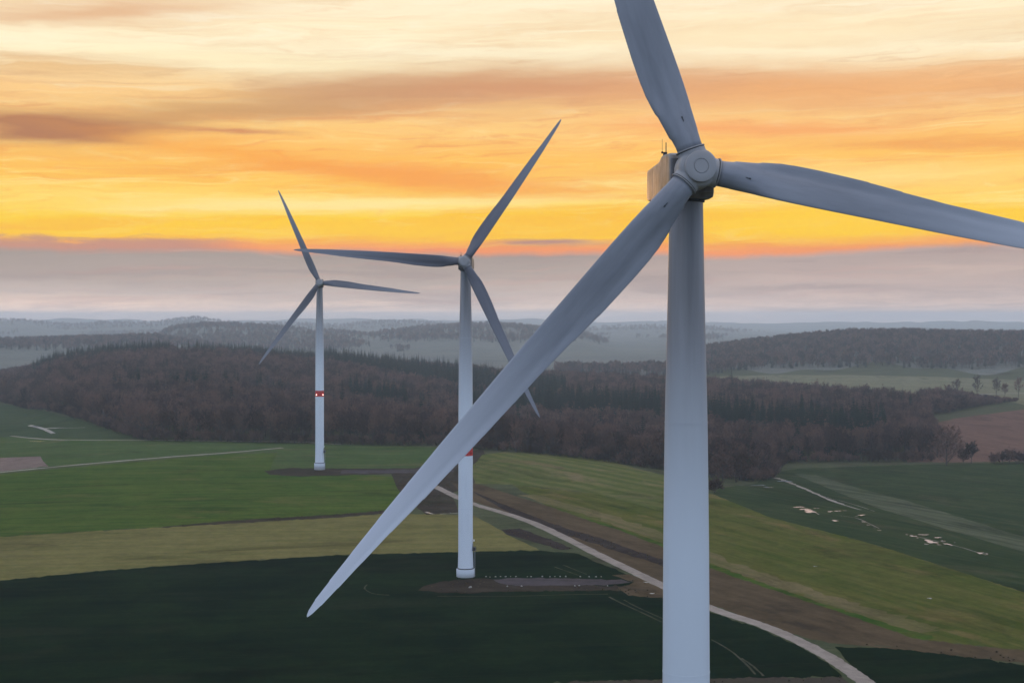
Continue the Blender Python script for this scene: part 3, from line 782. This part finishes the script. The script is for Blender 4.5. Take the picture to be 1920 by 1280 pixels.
SHAFT_ME = MB().lathe([(1.55, -1.9), (1.72, -1.85), (1.72, -1.55), (1.5, -1.5)], 48, 'Y').mesh('shaft_seal', [M_SEAL])
YAW_ME = MB().lathe([(1.60, 97.2), (1.78, 97.25), (1.78, 97.62), (1.5, 97.65)], 48).mesh('yaw_ring', [M_SEAL])
mm = MB(); Z = HUB_H
mm.box(-1.78, -1.46, 1.9, 2.3, Z + 1.5, Z + 2.30); mm.tube((-1.52, 2.1, Z + 2.2), (-1.52, 2.1, Z + 3.25), .05, .045, 6)
mm.tube((-1.98, 2.1, Z + 2.22), (-1.4, 2.1, Z + 2.22), .05, .05, 6); mm.tube((-1.9, 2.1, Z + 2.2), (-1.9, 2.1, Z + 3.6), .024, .016, 5); mm.box(-1.98, -1.82, 2.0, 2.2, Z + 2.18, Z + 2.36)
MAST_ME = mm.mesh('weather_mast', [M_DARK], smooth=False)
hm = MB(); hm.box(-.9, .9, 3.6, 5.0, Z + 1.28, Z + 1.46)
HATCH_ME = hm.mesh('roof_hatch', [M_NACELLE], smooth=False)
sg = MB()
for k in range(6): sg.box(-2.12, -2.06, 5.6 + .36 * k, 5.75 + .36 * k, Z - 1.2, Z + .2)
SEAMS = []
for sx_ in (-1, 1):
    for y in (1.9, 5.6): SEAMS.append(MB().box(min(sx_ * 2.10, sx_ * 2.154), max(sx_ * 2.10, sx_ * 2.154), y, y + .03, Z - 1.75, Z + .95).mesh('panel_seam', [M_SEAL], smooth=False))
GRILLE_ME = sg.mesh('vent_grille', [M_NACELLE], smooth=False)

def turbine(loc, yaw, phase, label, near=False, lit=False, tower_parts=True):
    t = empty('wind_turbine', loc, R(yaw)); tag(t, label, 'wind turbine', 'white wind turbines standing in the fields')
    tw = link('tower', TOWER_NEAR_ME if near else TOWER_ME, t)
    link('red_band', BAND_ME, tw)
    for k in range(4):
        a = R(45 + 90 * k) + R(3)
        l = link('warning_lamp', LAMP_ON_ME if lit else LAMP_OFF_ME, tw)
        l.location = ((tr(39.8) + .18) * math.cos(a), (tr(39.8) + .18) * math.sin(a), 39.8)
    for f in FLANGE: link('flange', f, tw)
    fd = link('foundation_collar', FOUND_ME, t); link('collar_ring', GAPRING_ME, fd)
    pl = link('access_platform', PLAT_ME, t); link('ladder', LADDER_ME, pl); link('door_lamp', DLAMP_ME, pl); link('door', DOOR_ME, pl)
    pl.rotation_euler = (0, 0, R(-12 - yaw))
    nc = link('nacelle', NAC_ME, t); link('nacelle_front_ring', NECK_ME, nc).location = (0, 0, HUB_H)
    link('weather_mast', MAST_ME, nc); link('roof_hatch', HATCH_ME, nc); link('vent_grille', GRILLE_ME, nc); [link('panel_seam', q, nc) for q in SEAMS]; link('yaw_ring', YAW_ME, nc)
    base = Matrix.Translation((0, -OVER, HUB_H)) @ Matrix.Rotation(R(-3.5), 4, 'X')
    h = link('rotor_hub', HUB_ME, t); h.matrix_local = base @ Matrix.Rotation(R(phase), 4, 'Y')
    link('nose_cap', NOSE_ME, h); link('shaft_seal', SHAFT_ME, h)
    for k in range(3):
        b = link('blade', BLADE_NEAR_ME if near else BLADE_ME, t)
        b.matrix_local = base @ Matrix.Rotation(R(phase + 120 * k + ((-.9, -1.0, -.3)[k] if near else 0)), 4, 'Y') @ Matrix.Diagonal((1, 1, .992, 1))
        link('root_collar', COLLAR_ME, b); link('collar_seal', COLLAR_GAP_ME, b)
        if near: link('serial_plate', MARK_ME, b)
    return t

NEAR_D = 137.3
turbine(((1286.5 - CX) / F_PX * NEAR_D, NEAR_D, -4.15), 6.0, -18.1, 'huge close wind turbine whose tower and blades run out of the picture', near=True)
turbine(((873 - CX) / F_PX * 451, 451, -.5), -2.5, 34.0, 'white wind turbine in the dark green crop beside a gravel pad')
turbine(((599.3 - CX) / F_PX * 766, 766, .7), 6, -24.0, 'smallest white wind turbine, red band lit by two lamps, at the dark wood edge', lit=True)

# stones along the gravel pad
M_STONE, g, b = new_mat('pale_limestone')
tc_ = g.n.new('ShaderNodeTexCoord')
g.put(b.inputs['Base Color'], g.mix(g.noise(tc_.outputs['Object'], 3.0, 3), lin(.18, .17, .15), lin(.34, .32, .28))); b.inputs['Roughness'].default_value = .9
def stone_mesh(seed):
    r_ = random.Random(seed); bm = bmesh.new(); bmesh.ops.create_icosphere(bm, subdivisions=2, radius=.5)
    for v in bm.verts:
        n = v.co.normalized(); k = 1 + .22 * math.sin(3 * n.x + seed) + .18 * math.sin(4 * n.y + 2 * seed) + r_.uniform(-.07, .07)
        v.co = Vector((n.x * .5 * k, n.y * .42 * k, max(-.15, n.z * .40 * k)))
    me = bpy.data.meshes.new('marker_stone'); bm.to_mesh(me); bm.free(); me.materials.append(M_STONE); return me
STONES = [stone_mesh(k) for k in range(4)]
def stone(px, py, s, label, group):
    x, y = unproject(px, py)
    o = link('marker_stone', STONES[rng.integers(4)]); o.location = (x, y, tz(x, y)); o.rotation_euler = (0, 0, rng.uniform(0, 6)); o.scale = (s, s, s)
    tag(o, label, 'stone', group)
for px in (912, 921, 930, 939, 949, 958, 968, 988, 998, 1017, 1033, 1043, 1052, 1062, 1090, 1103, 1116, 1128):
    stone(px + rng.normal(0, 1.6), 1080.6 + rng.normal(0, .25), rng.uniform(.4, .75), 'pale stone in the long row on the far edge of the gravel pad', 'stones along the far pad edge')
for px, py in ((951, 1099), (978, 1098.5), (1078, 1098), (1086, 1097.5), (1139, 1098)):
    stone(px, py, rng.uniform(.5, .75), 'pale stone on the near edge of the gravel pad', 'stones along the near pad edge')
stone(881, 1101, 1.1, 'pale stone lying just below the white foundation collar', None)

# ------------------------------------------------------------------ trees
def tree_mat(name, c1, c2, rough=.9):
    mt, g, b = new_mat(name)
    oi = g.n.new('ShaderNodeObjectInfo'); tc = g.n.new('ShaderNodeTexCoord')
    n = g.noise(tc.outputs['Object'], .35, 3)
    geo = g.n.new('ShaderNodeNewGeometry')
    patch = g.noise(geo.outputs['Position'], .012, 3)
    f = g.add(g.mul(oi.outputs['Random'], .45), g.add(g.mul(n, .3), g.mul(patch, .4)))
    g.put(b.inputs['Base Color'], g.mix(g.smooth(f, .2, .95), c1, c2)); b.inputs['Roughness'].default_value = rough; b.inputs['Specular IOR Level'].default_value = .1
    return mt
M_TWIG = tree_mat('bare_twigs', lin(.030, .025, .024), lin(.215, .122, .092))
M_BARK = tree_mat('grey_bark', lin(.05, .042, .038), lin(.085, .074, .066))
M_NEEDLE = tree_mat('spruce_needles', lin(.005, .015, .011), lin(.012, .029, .019))
M_OLIVE = tree_mat('pine_needles', lin(.022, .036, .020), lin(.040, .052, .028))

def bare_tree(seed, h=22.0, wide=5.6, low=.28, dense=1.0, twig=.11, trunk=.32):
    """tapered trunk, ascending limbs, forks and a haze of fine twigs: two meshes, trunk with limbs and twiggy crown"""
    r_ = random.Random(seed); T = MB(); C = MB()
    def rv(s): return Vector((r_.uniform(-s, s), r_.uniform(-s, s), r_.uniform(-s, s)))
    p = Vector((0, 0, -.6)); top = h * r_.uniform(.62, .72); seg = 6; line = []
    for i in range(seg):
        q = Vector((r_.uniform(-.3, .3), r_.uniform(-.3, .3), top * (i + 1) / seg))
        T.tube(p, q, trunk * (1 - .8 * i / seg), trunk * (1 - .8 * (i + 1) / seg), 6, cap=(i == 0)); line.append((p.copy(), q.copy())); p = q
    nl = int(15 * dense)
    def twigs(at, d, n, L):
        for _ in range(n):
            dd = (d + rv(.95)).normalized(); dd.z += r_.uniform(0, .35); dd.normalize()
            l = L * r_.uniform(.6, 1.25); s = dd.orthogonal().normalized()
            s.rotate(Matrix.Rotation(r_.uniform(0, 6.28), 3, dd)); b0 = at + rv(.25)
            wv = s * twig * r_.uniform(.7, 1.5)
            C.tri(b0 - wv, b0 + wv, b0 + dd * l)
            if r_.random() < .6:
                m_ = b0 + dd * l * r_.uniform(.3, .6); d2 = (dd + rv(.9)).normalized()
                C.tri(m_ - wv * .7, m_ + wv * .7, m_ + d2 * l * .6)
    for i in range(nl):
        f = low + (1 - low) * (i + r_.random()) / nl
        z = top * f; k = min(seg - 1, int(f * seg)); a0, b0 = line[k]; at = a0.lerp(b0, f * seg - k if f * seg - k < 1 else 1)
        ang = i * 2.4 + r_.uniform(-.5, .5); out_ = wide * (1.06 - .45 * f) * r_.uniform(.7, 1.1); rise = (h - z) * r_.uniform(.35, .8) * (.5 + .5 * f)
        end = at + Vector((math.cos(ang) * out_, math.sin(ang) * out_, rise)); mid = at.lerp(end, .5) + Vector((math.cos(ang), math.sin(ang), -.3)) * out_ * .12
        T.tube(at, mid, .13, .08, 4, False); T.tube(mid, end, .08, .03, 4, False)
        d = (end - mid).normalized()
        for j in range(5):
            t_ = .25 + .75 * j / 4; o = at.lerp(mid, t_ * 2) if t_ < .5 else mid.lerp(end, t_ * 2 - 1)
            d2 = (d + rv(.9)).normalized(); d2.z += .2; e = o + d2 * r_.uniform(1.4, 2.8)
            T.tube(o, e, .05, .02, 3, False)
            twigs(o.lerp(e, .5), d2, 3, 1.5); twigs(e, d2, 6, 1.7)
        twigs(end, d, 9, 1.9)
    twigs(p, Vector((0, 0, 1)), 22, 2.6)
    for j in range(5):
        a = r_.uniform(0, 6.28); e = p + Vector((math.cos(a) * 1.6, math.sin(a) * 1.6, (h - top) * r_.uniform(.5, .9))); T.tube(p, e, .08, .02, 3, False); twigs(p.lerp(e, .6), Vector((0, 0, 1)), 8, 1.8); twigs(e, Vector((0, 0, 1)), 8, 1.6)
    return T, C

def spruce(seed, h=25.0, wide=3.4, bare=.08):
    r_ = random.Random(seed); T = MB(); C = MB()
    T.tube((0, 0, -.6), (0, 0, h * .97), .28, .03, 6, False)
    n = int(h * .95)
    for i in range(n):
        f = bare + (1 - bare) * i / (n - 1); z = h * f
        rad = wide * max(0.0, 1 - f) ** .82 * r_.uniform(.82, 1.12) + .18
        m = max(5, int(10 - 4 * f)); a0 = r_.uniform(0, 6.28)
        for k in range(m):
            a = a0 + 6.2832 * k / m + r_.uniform(-.2, .2); L = rad * r_.uniform(.7, 1.2)
            dx, dy = math.cos(a), math.sin(a); dr = L * r_.uniform(.22, .42); wd = .34 * L + .18
            b0 = Vector((0, 0, z)); e = Vector((dx * L, dy * L, z - dr)); m_ = b0.lerp(e, .55) + Vector((0, 0, .12 * L)); s = Vector((-dy, dx, 0)) * wd
            C.tri(b0, m_ + s + Vector((0, 0, -.2 * L)), e); C.tri(b0, e, m_ - s + Vector((0, 0, -.2 * L)))
            if L > 1.0:
                C.tri(m_ + s * .3, m_ - s * .3, m_ + Vector((dx * .3, dy * .3, -.5 - .25 * L)))
    C.tri((-.12, 0, h * .94), (.12, 0, h * .94), (0, 0, h + .8)); C.tri((0, -.12, h * .94), (0, .12, h * .94), (0, 0, h + .8))
    return T, C

def join_mesh(name, T, C, m_t, m_c):
    mb = MB(); mb.v = T.v + C.v; n = len(T.v); mb.f = T.f + [tuple(i + n for i in f) for f in C.f]
    return mb.mesh(name, [m_t, m_c], smooth=False, idx=[0] * len(T.f) + [1] * len(C.f))

BARE = [join_mesh('bare_tree', *bare_tree(10 + k, h=21 + 1.3 * (k % 4), wide=4.6 + .5 * (k % 3), low=(.22, .4, .3)[k % 3], trunk=.3), M_BARK, M_TWIG) for k in range(6)]
SPR = [join_mesh('spruce_tree', *spruce(50 + k, h=23 + 1.5 * k, wide=4.4 + .35 * k), M_BARK, M_NEEDLE) for k in range(4)]
BUSH = [join_mesh('bare_shrub', *bare_tree(80 + k, h=7.5, wide=3.4, low=.08, dense=1.1, twig=.09, trunk=.16), M_BARK, M_TWIG) for k in range(3)]

front = [unproject(*p) for p in ((-260, 747), (0, 752), (80, 768), (150, 785), (200, 802), (270, 826), (400, 828), (600, 832), (830, 836), (900, 842))]
front += [at_dist(1000, 872), at_dist(1130, 838), at_dist(1245, 792), at_dist(1330, 762), at_dist(1400, 772), at_dist(1438, 812), at_dist(1452, 900), at_dist(1470, 940), at_dist(1620, 945), at_dist(1752, 950)]
back = [at_dist(1770, 990), at_dist(1752, 1080), at_dist(1735, 1180), at_dist(1745, 1300), at_dist(1700, 1400), at_dist(1620, 1500), at_dist(1480, 1660), at_dist(1330, 1820), at_dist(1100, 2050), at_dist(900, 2200), at_dist(600, 2350), at_dist(300, 2400), at_dist(0, 2300), at_dist(-260, 2100)]
WOOD = front + back
CON = [[at_dist(*p) for p in q] for q in (
    [(60, 1780), (120, 1740), (315, 1760), (322, 2050), (60, 2050)],
    [(330, 1850), (480, 1830), (660, 1800), (760, 1700), (860, 1580), (960, 1500), (1060, 1480), (1060, 1700), (900, 1950), (600, 2150), (330, 2100)],
    [(655, 1290), (760, 1240), (765, 1340), (655, 1400)], [(480, 1280), (545, 1260), (545, 1300), (480, 1310)], [(230, 1290), (262, 1280), (262, 1320), (230, 1320)], [(310, 1270), (390, 1250), (390, 1285), (310, 1300)],
    [(880, 1240), (1000, 1220), (1130, 1180), (1240, 1160), (1240, 1350), (1120, 1410), (1000, 1440), (880, 1420)],
    [(1280, 1080), (1420, 1040), (1660, 1010), (1660, 1110), (1420, 1210), (1280, 1240)],
    [(1540, 985), (1600, 985), (1600, 1040), (1540, 1050)],
    [(860, 1330), (960, 1300), (980, 1400), (860, 1420)])]
gx, gy = np.meshgrid(np.arange(-1000, 760, 7.6), np.arange(690, 2420, 7.6))
gx = gx.ravel() + rng.uniform(-3.4, 3.4, gx.size); gy = gy.ravel() + rng.uniform(-3.4, 3.4, gy.size)
ins = pip(WOOD, gx, gy); gx, gy = gx[ins], gy[ins]
con = np.zeros(len(gx), bool)
for q in CON: con |= pip(q, gx, gy)
con &= rng.random(len(gx)) < .95
con |= rng.random(len(gx)) < .012
SPOTS0 = [(245, 1290), (255, 1300), (320, 1260), (335, 1275), (350, 1250), (365, 1265), (385, 1240), (425, 1330), (445, 1330), (488, 1240), (515, 1260), (525, 1255), (540, 1270), (300, 1180), (235, 1190), (770, 1290), (790, 1270), (1392, 1560), (1408, 1560), (1422, 1565), (1378, 1560), (1668, 1330), (1684, 1330), (1610, 1010), (1590, 1020)]
SPOTS = [(px + rng.normal(0, 5), d + rng.normal(0, 9)) for px, d in SPOTS0 for _ in range(3)]
sp_xy = [at_dist(px, d) for px, d in SPOTS]
gz = terr(gx, gy)
dist = np.hypot(gx, gy); ppx = CX + F_PX * gx / gy
inview = (ppx > -15) & (ppx < 1935)

def gn_scatter(name, xs, ys, zs, sizes, forms, label_kind='stuff'):
    """one object: a tree of one of the given forms stands at every point"""
    me = bpy.data.meshes.new(name); me.from_pydata([tuple(p) for p in zip(xs, ys, zs)], [], [])
    n = len(xs)
    a = me.attributes.new('size', 'FLOAT', 'POINT'); a.data.foreach_set('value', np.asarray(sizes, np.float32))
    a = me.attributes.new('turn', 'FLOAT', 'POINT'); a.data.foreach_set('value', rng.uniform(0, 6.28, n).astype(np.float32))
    a = me.attributes.new('form', 'INT', 'POINT'); a.data.foreach_set('value', rng.integers(0, len(forms), n).astype(np.int32))
    o = link(name, me)
    cl = bpy.data.collections.new(name + '_forms')
    for k, f in enumerate(forms):
        s = bpy.data.objects.new('%s_form_%02d' % (name, k), f); cl.objects.link(s)
    ng = bpy.data.node_groups.new(name, 'GeometryNodeTree')
    ng.interface.new_socket('Geometry', in_out='INPUT', socket_type='NodeSocketGeometry'); ng.interface.new_socket('Geometry', in_out='OUTPUT', socket_type='NodeSocketGeometry')
    N = ng.nodes; gi = N.new('NodeGroupInput'); go = N.new('NodeGroupOutput'); ci = N.new('GeometryNodeCollectionInfo'); ci.inputs[0].default_value = cl
    ci.inputs['Separate Children'].default_value = True; ci.inputs['Reset Children'].default_value = True
    ip = N.new('GeometryNodeInstanceOnPoints'); ip.inputs['Pick Instance'].default_value = True
    def attr(nm, ty):
        q = N.new('GeometryNodeInputNamedAttribute'); q.data_type = ty; q.inputs[0].default_value = nm
        return next(s for s in q.outputs if s.enabled and s.name == 'Attribute')
    L = ng.links; cx_ = N.new('ShaderNodeCombineXYZ'); er = N.new('FunctionNodeEulerToRotation')
    L.new(attr('turn', 'FLOAT'), cx_.inputs[2]); L.new(cx_.outputs[0], er.inputs[0]); L.new(er.outputs[0], ip.inputs['Rotation'])
    L.new(attr('size', 'FLOAT'), ip.inputs['Scale']); L.new(attr('form', 'INT'), ip.inputs['Instance Index'])
    L.new(gi.outputs[0], ip.inputs['Points']); L.new(ci.outputs[0], ip.inputs['Instance']); L.new(ip.outputs[0], go.inputs[0])
    md = o.modifiers.new('trees', 'NODES'); md.node_group = ng
    o['kind'] = label_kind
    return o

# the 300 bare trees and the 300 spruces that show largest stand singly, the rest of the wood is one mass
# a tree shows when it rises over the line of sight across the trees before it, bearing by bearing
order = np.argsort(dist); hor = np.full(2400, -9.0); shows = np.zeros(len(gx))
hgt = np.where(con, np.where(ppx > 600, 30.0, 26.0), 21.0) * rng.uniform(.72, 1.16, len(gx))
for i in order:
    if not inview[i]: continue
    c0 = int(ppx[i]) + 100; hw = max(2, int(3.6 / dist[i] * F_PX)); lo, hi = max(0, c0 - hw), min(2400, c0 + hw)
    top = (gz[i] + hgt[i] - CAM_Z) / gy[i]; bot = (gz[i] - CAM_Z) / gy[i]
    vis = np.clip(top - np.maximum(hor[lo:hi], bot), 0, None).mean() * F_PX
    shows[i] = vis * hw
    hor[lo:hi] = np.maximum(hor[lo:hi], bot + (top - bot) * .86)
single = np.zeros(len(gx), bool)
ib = np.where(~con & inview)[0]; single[ib[np.argsort(-shows[ib])[:300]]] = True
ic = np.where(con & inview)[0]; single[ic[np.argsort(-shows[ic])[:300 - len(SPOTS)]]] = True
for i in np.where(single)[0]:
    k = con[i]; forms = SPR if k else BARE; j = int(rng.integers(len(forms)))
    s = hgt[i] / (25.5 if k else 23.0)
    o = link('spruce_tree' if k else 'bare_tree', forms[j]); o.location = (gx[i], gy[i], gz[i]); o.rotation_euler = (0, 0, rng.uniform(0, 6.28)); o.scale = (s, s, s)
    if k: tag(o, 'dark green spruce crowded among others in the wood behind the turbines', 'tree', 'spruces crowded in the wood')
    else: tag(o, 'bare brown tree crowded among others in the wood behind the turbines', 'tree', 'bare trees crowded in the wood')
for x, y in sp_xy:
    j = int(rng.integers(4)); s = rng.uniform(.95, 1.2)
    o = link('spruce_tree', SPR[j]); o.location = (x, y, tz(x, y)); o.rotation_euler = (0, 0, rng.uniform(0, 6.28)); o.scale = (s * 1.35, s * 1.35, s)
    tag(o, 'dark spruce standing up singly or in a small clump from the bare brown wood', 'tree', 'spruces scattered through the bare wood')
r_ = ~single
gn_scatter('bare_woodland', gx[r_ & ~con], gy[r_ & ~con], gz[r_ & ~con], hgt[r_ & ~con] / 23.0, BARE)
gn_scatter('spruce_woodland', gx[r_ & con], gy[r_ & con], gz[r_ & con], hgt[r_ & con] / 25.5, SPR)
tag(bpy.data.objects['bare_woodland'], 'mass of bare brown winter trees filling the wooded rise behind the turbines', 'woodland')
tag(bpy.data.objects['spruce_woodland'], 'dark green belts of spruce within the bare brown wood', 'woodland')

# far woods on the hills: fewer, coarser forms
def far_form(seed, c):
    T, C = bare_tree(seed, h=20, wide=6, low=.2, dense=.5, twig=.3, trunk=.3) if c == 0 else spruce(seed, h=22, wide=3.8)
    return join_mesh('far_tree', T, C, M_BARK, M_TWIG if c == 0 else M_NEEDLE)
FARF = [far_form(200, 0), far_form(201, 0), far_form(202, 0), far_form(203, 1)]
fx = []; fy = []
for (d0, d1, stp) in ((2350, 3300, 13.0), (3300, 4600, 18.0), (4600, 6200, 26.0), (6200, 7600, 36.0), (8000, 9600, 48.0)):
    n = int((d1 - d0) * (d0 + d1) / 2 * R(46) / stp ** 2)
    rr_ = np.sqrt(rng.uniform(d0 ** 2, d1 ** 2, n)); aa = rng.uniform(R(-23), R(23), n)
    fx.append(rr_ * np.sin(aa)); fy.append(rr_ * np.cos(aa))
fx = np.concatenate(fx); fy = np.concatenate(fy); fz = terr(fx, fy)
fd = np.hypot(fx, fy); fp = CX + F_PX * fx / fy
patch = np.sin(fx * .0031 + 1) * np.sin(fy * .0027) + .6 * np.sin(fx * .0083 + fy * .004 + 2) + .4 * np.sin(fy * .011 - fx * .006)
keep = (fz > 4) & (patch > -.9)
keep |= (fz > -14) & (patch > .35)
keep |= (fd > 2500) & (fd < 2720) & (fp > 1040) & (fp < 1700)
keep |= (fp > 1290) & (fd > 2470) & (fd < 3350)
PAST = [at_dist(*p) for p in ((1300, 1700), (2000, 1500), (2300, 2380), (1900, 2330), (1750, 2360), (1600, 2390), (1400, 2390))]
keep &= ~pip(PAST, fx, fy)
fx, fy, fz = fx[keep], fy[keep], fz[keep]
gn_scatter('distant_woodland', fx, fy, fz - .5, rng.uniform(.75, 1.15, len(fx)), FARF)
tag(bpy.data.objects['distant_woodland'], 'hazy blue grey woods covering the far hills below the sky', 'woodland')

def standing_tree(kind, px, d, h, wide, label, name='bare_tree', seed=1, group=None, py=None, low=.2, dense=1.2, cat='tree'):
    if py is not None: x, y = unproject(px, py)
    else: x, y = at_dist(px, d)
    t = empty(name, (x, y, tz(x, y)), rng.uniform(0, 6.28)); tag(t, label, cat, group)
    T, C = bare_tree(seed, h=h, wide=wide, low=low, dense=dense, twig=.17, trunk=max(.12, h * .016)) if kind == 'bare' else spruce(seed, h=h, wide=wide)
    o = link('trunk', T.mesh('trunk', [M_BARK], smooth=False), t); o = link('crown', C.mesh('crown', [M_TWIG if kind == 'bare' else M_NEEDLE], smooth=False), t)
    return t
standing_tree('bare', 1775, 925, 27, 10.5, 'big round bare tree at the end of the wood before the ploughed field', seed=301, low=.05, dense=3.4)
standing_tree('bare', 1821, 936, 13, 3.2, 'small bare tree with a clear trunk before the ploughed field', seed=302, low=.35)
standing_tree('bare', 1807, 940, 8.5, 2.6, 'low bare sapling close beside the big round tree', seed=303, low=.15)
standing_tree('bare', 1380, 742, 19, 8.5, 'broad bushy bare tree at the front corner of the wood by the near tower', seed=304, low=.06, dense=2.2)
standing_tree('bare', 1355, 735, 15, 6.0, 'lower bushy tree close against the right side of the near tower', seed=305, low=.06, dense=1.6)
standing_tree('bare', 1686, 1320, 26, 7.5, 'tall bare tree rising above the spruces at the rear corner of the wood', seed=306, low=.3, dense=1.5)
for k, (px, d, h, wd, lb) in enumerate((
    (1758, 1680, 12, 4.5, 'small round bare tree, first of the lane row beside the pasture'), (1778, 1690, 15, 4.0, 'slim bare tree between the small round tree and the broad tree of the lane row'),
    (1794, 1680, 22, 6.0, 'broad bare tree left of the tallest in the lane row by the pasture'), (1832, 1690, 27, 6.5, 'tallest bare tree of the lane row across the pale pasture'),
    (1868, 1700, 25, 5.5, 'upright bare tree of the lane row near the picture edge'), (1884, 1700, 17, 3.6, 'thin short bare tree between two upright ones in the lane row'), (1910, 1705, 26, 6.0, 'bare tree ending the lane row at the right edge'))):
    standing_tree('bare', px, d, h, wd, lb, seed=320 + k, low=.25, dense=.9, group='bare trees along the far lane')
for k, (px, d, h, wd, lb) in enumerate(((1865, 936, 5.5, 2.2, 'dark round shrub in the hedge below the ploughed field, first from the tree'), (1880, 938, 6.0, 2.4, 'middle shrub of the hedge below the ploughed field'),
    (1893, 940, 8.5, 3.8, 'largest bare shrub of the hedge below the ploughed field'), (1905, 940, 6.5, 3.0, 'shrub touching the largest shrub in the field hedge'), (1919, 940, 5, 2.2, 'shrub at the very edge in the field hedge'))):
    standing_tree('bare', px, d, h, wd, lb, name='bare_shrub', seed=340 + k, low=.06, dense=.9, group='shrubs in the field hedge', cat='shrub')
standing_tree('bare', 1341, 668, 4.5, 2.2, 'single dark bush in the grass beside the near tower', name='bare_shrub', seed=350, low=.05, dense=.8, cat='shrub')
# hedge running back from the wood along the ploughed field: one strip of thicket
hx, hy = [], []
for px, d, dep, n in [(1735 + i * 4.2, 1330 + i * 3.6, 150 - i * 3.4, 9 - i // 6) for i in range(42)]:
    for _ in range(max(2, n)):
        x, y = at_dist(px + rng.normal(0, 2), d + rng.uniform(0, dep)); hx.append(x); hy.append(y)
hx, hy = np.array(hx), np.array(hy); hp = CX + F_PX * hx / hy
gn_scatter('hedge_thicket', hx, hy, terr(hx, hy), np.interp(hp, [1735, 1800, 1840, 1910], [1.7, 1.4, .9, .35]) * rng.uniform(.7, 1.2, len(hx)), BUSH)
tag(bpy.data.objects['hedge_thicket'], 'dark tapering thicket between the ploughed field and the far lane', 'hedge')
# undergrowth along the foot of the wood
ex, ey = [], []
fe = dens(front, 3.2, closed=False)
for x, y in fe:
    if rng.random() < .85: ex.append(x + rng.normal(0, 1.5)); ey.append(y + rng.uniform(-1, 5))
ex, ey = np.array(ex), np.array(ey)
gn_scatter('undergrowth', ex, ey, terr(ex, ey), rng.uniform(.45, .95, len(ex)), BUSH)
tag(bpy.data.objects['undergrowth'], 'dark brown undergrowth along the foot of the wood', 'undergrowth')

# coarse weeds and clods on the unmown verges
def tuft_mesh(seed):
    r_ = random.Random(seed); mb = MB()
    for _ in range(46):
        a = r_.uniform(0, 6.28); q = r_.uniform(0, .75); b0 = Vector((math.cos(a) * q, math.sin(a) * q, -.05)); l = r_.uniform(.35, .95)
        e = b0 + Vector((r_.uniform(-.45, .45), r_.uniform(-.45, .45), l)); s_ = Vector((-math.sin(a), math.cos(a), 0)) * r_.uniform(.05, .12)
        mb.tri(b0 - s_, b0 + s_, e)
    return mb.mesh('weed', [M_WEED], smooth=False)
M_WEED = tree_mat('dry_weeds', lin(.050, .040, .022), lin(.11, .085, .045))
WEEDS = [tuft_mesh(k) for k in range(4)]
wx_, wy_ = [], []
for nm, dn in (('soil_bank', .25), ('churned_ruts', .3), ('grass_track', .2), ('verge', .3), ('junction_soil', .2), ('pad_soil', .12), ('soil_strip', .15), ('churned_soil', .08)):
    for n_, k_, ol in REG:
        if n_ != nm: continue
        P = np.array(ol); x0, y0 = P.min(0); x1, y1 = P.max(0); m_ = int((x1 - x0) * (y1 - y0) * dn)
        x = rng.uniform(x0, x1, m_); y = rng.uniform(y0, y1, m_); o_ = pip(ol, x, y) & (np.sin(x * .13 + 1) * np.sin(y * .07) + rng.normal(0, .8, m_) > .2)
        for k2, (n2, k3, ol2) in enumerate(REG):
            if n2 in ('track', 'gravel_pad'): o_ &= ~pip(ol2, x, y)
        wx_.append(x[o_]); wy_.append(y[o_])
wx_ = np.concatenate(wx_); wy_ = np.concatenate(wy_)
gn_scatter('weeds', wx_, wy_, terr(wx_, wy_), rng.uniform(.15, .62, len(wx_)) ** 1.2, WEEDS)
tag(bpy.data.objects['weeds'], 'dry brown weeds and clods along the verges of the pale track', 'weeds')
print('WEEDS', len(wx_))

# ------------------------------------------------------------------ haze
hz = MB().box(-15500, 15500, -3300, 23500, -40, 156).mesh('haze', [], smooth=False)
M_HAZE = bpy.data.materials.new('evening_haze'); M_HAZE.use_nodes = True
nt = M_HAZE.node_tree; nt.nodes.clear(); o_ = nt.nodes.new('ShaderNodeOutputMaterial'); pv = nt.nodes.new('ShaderNodeVolumePrincipled')
pv.inputs['Color'].default_value = lin(.80, .92, 1.0); pv.inputs['Density'].default_value = 9.6e-5; pv.inputs['Anisotropy'].default_value = .3
nt.links.new(pv.outputs[0], o_.inputs['Volume']); hz.materials.append(M_HAZE)
tag(link('haze', hz), kind='stuff')
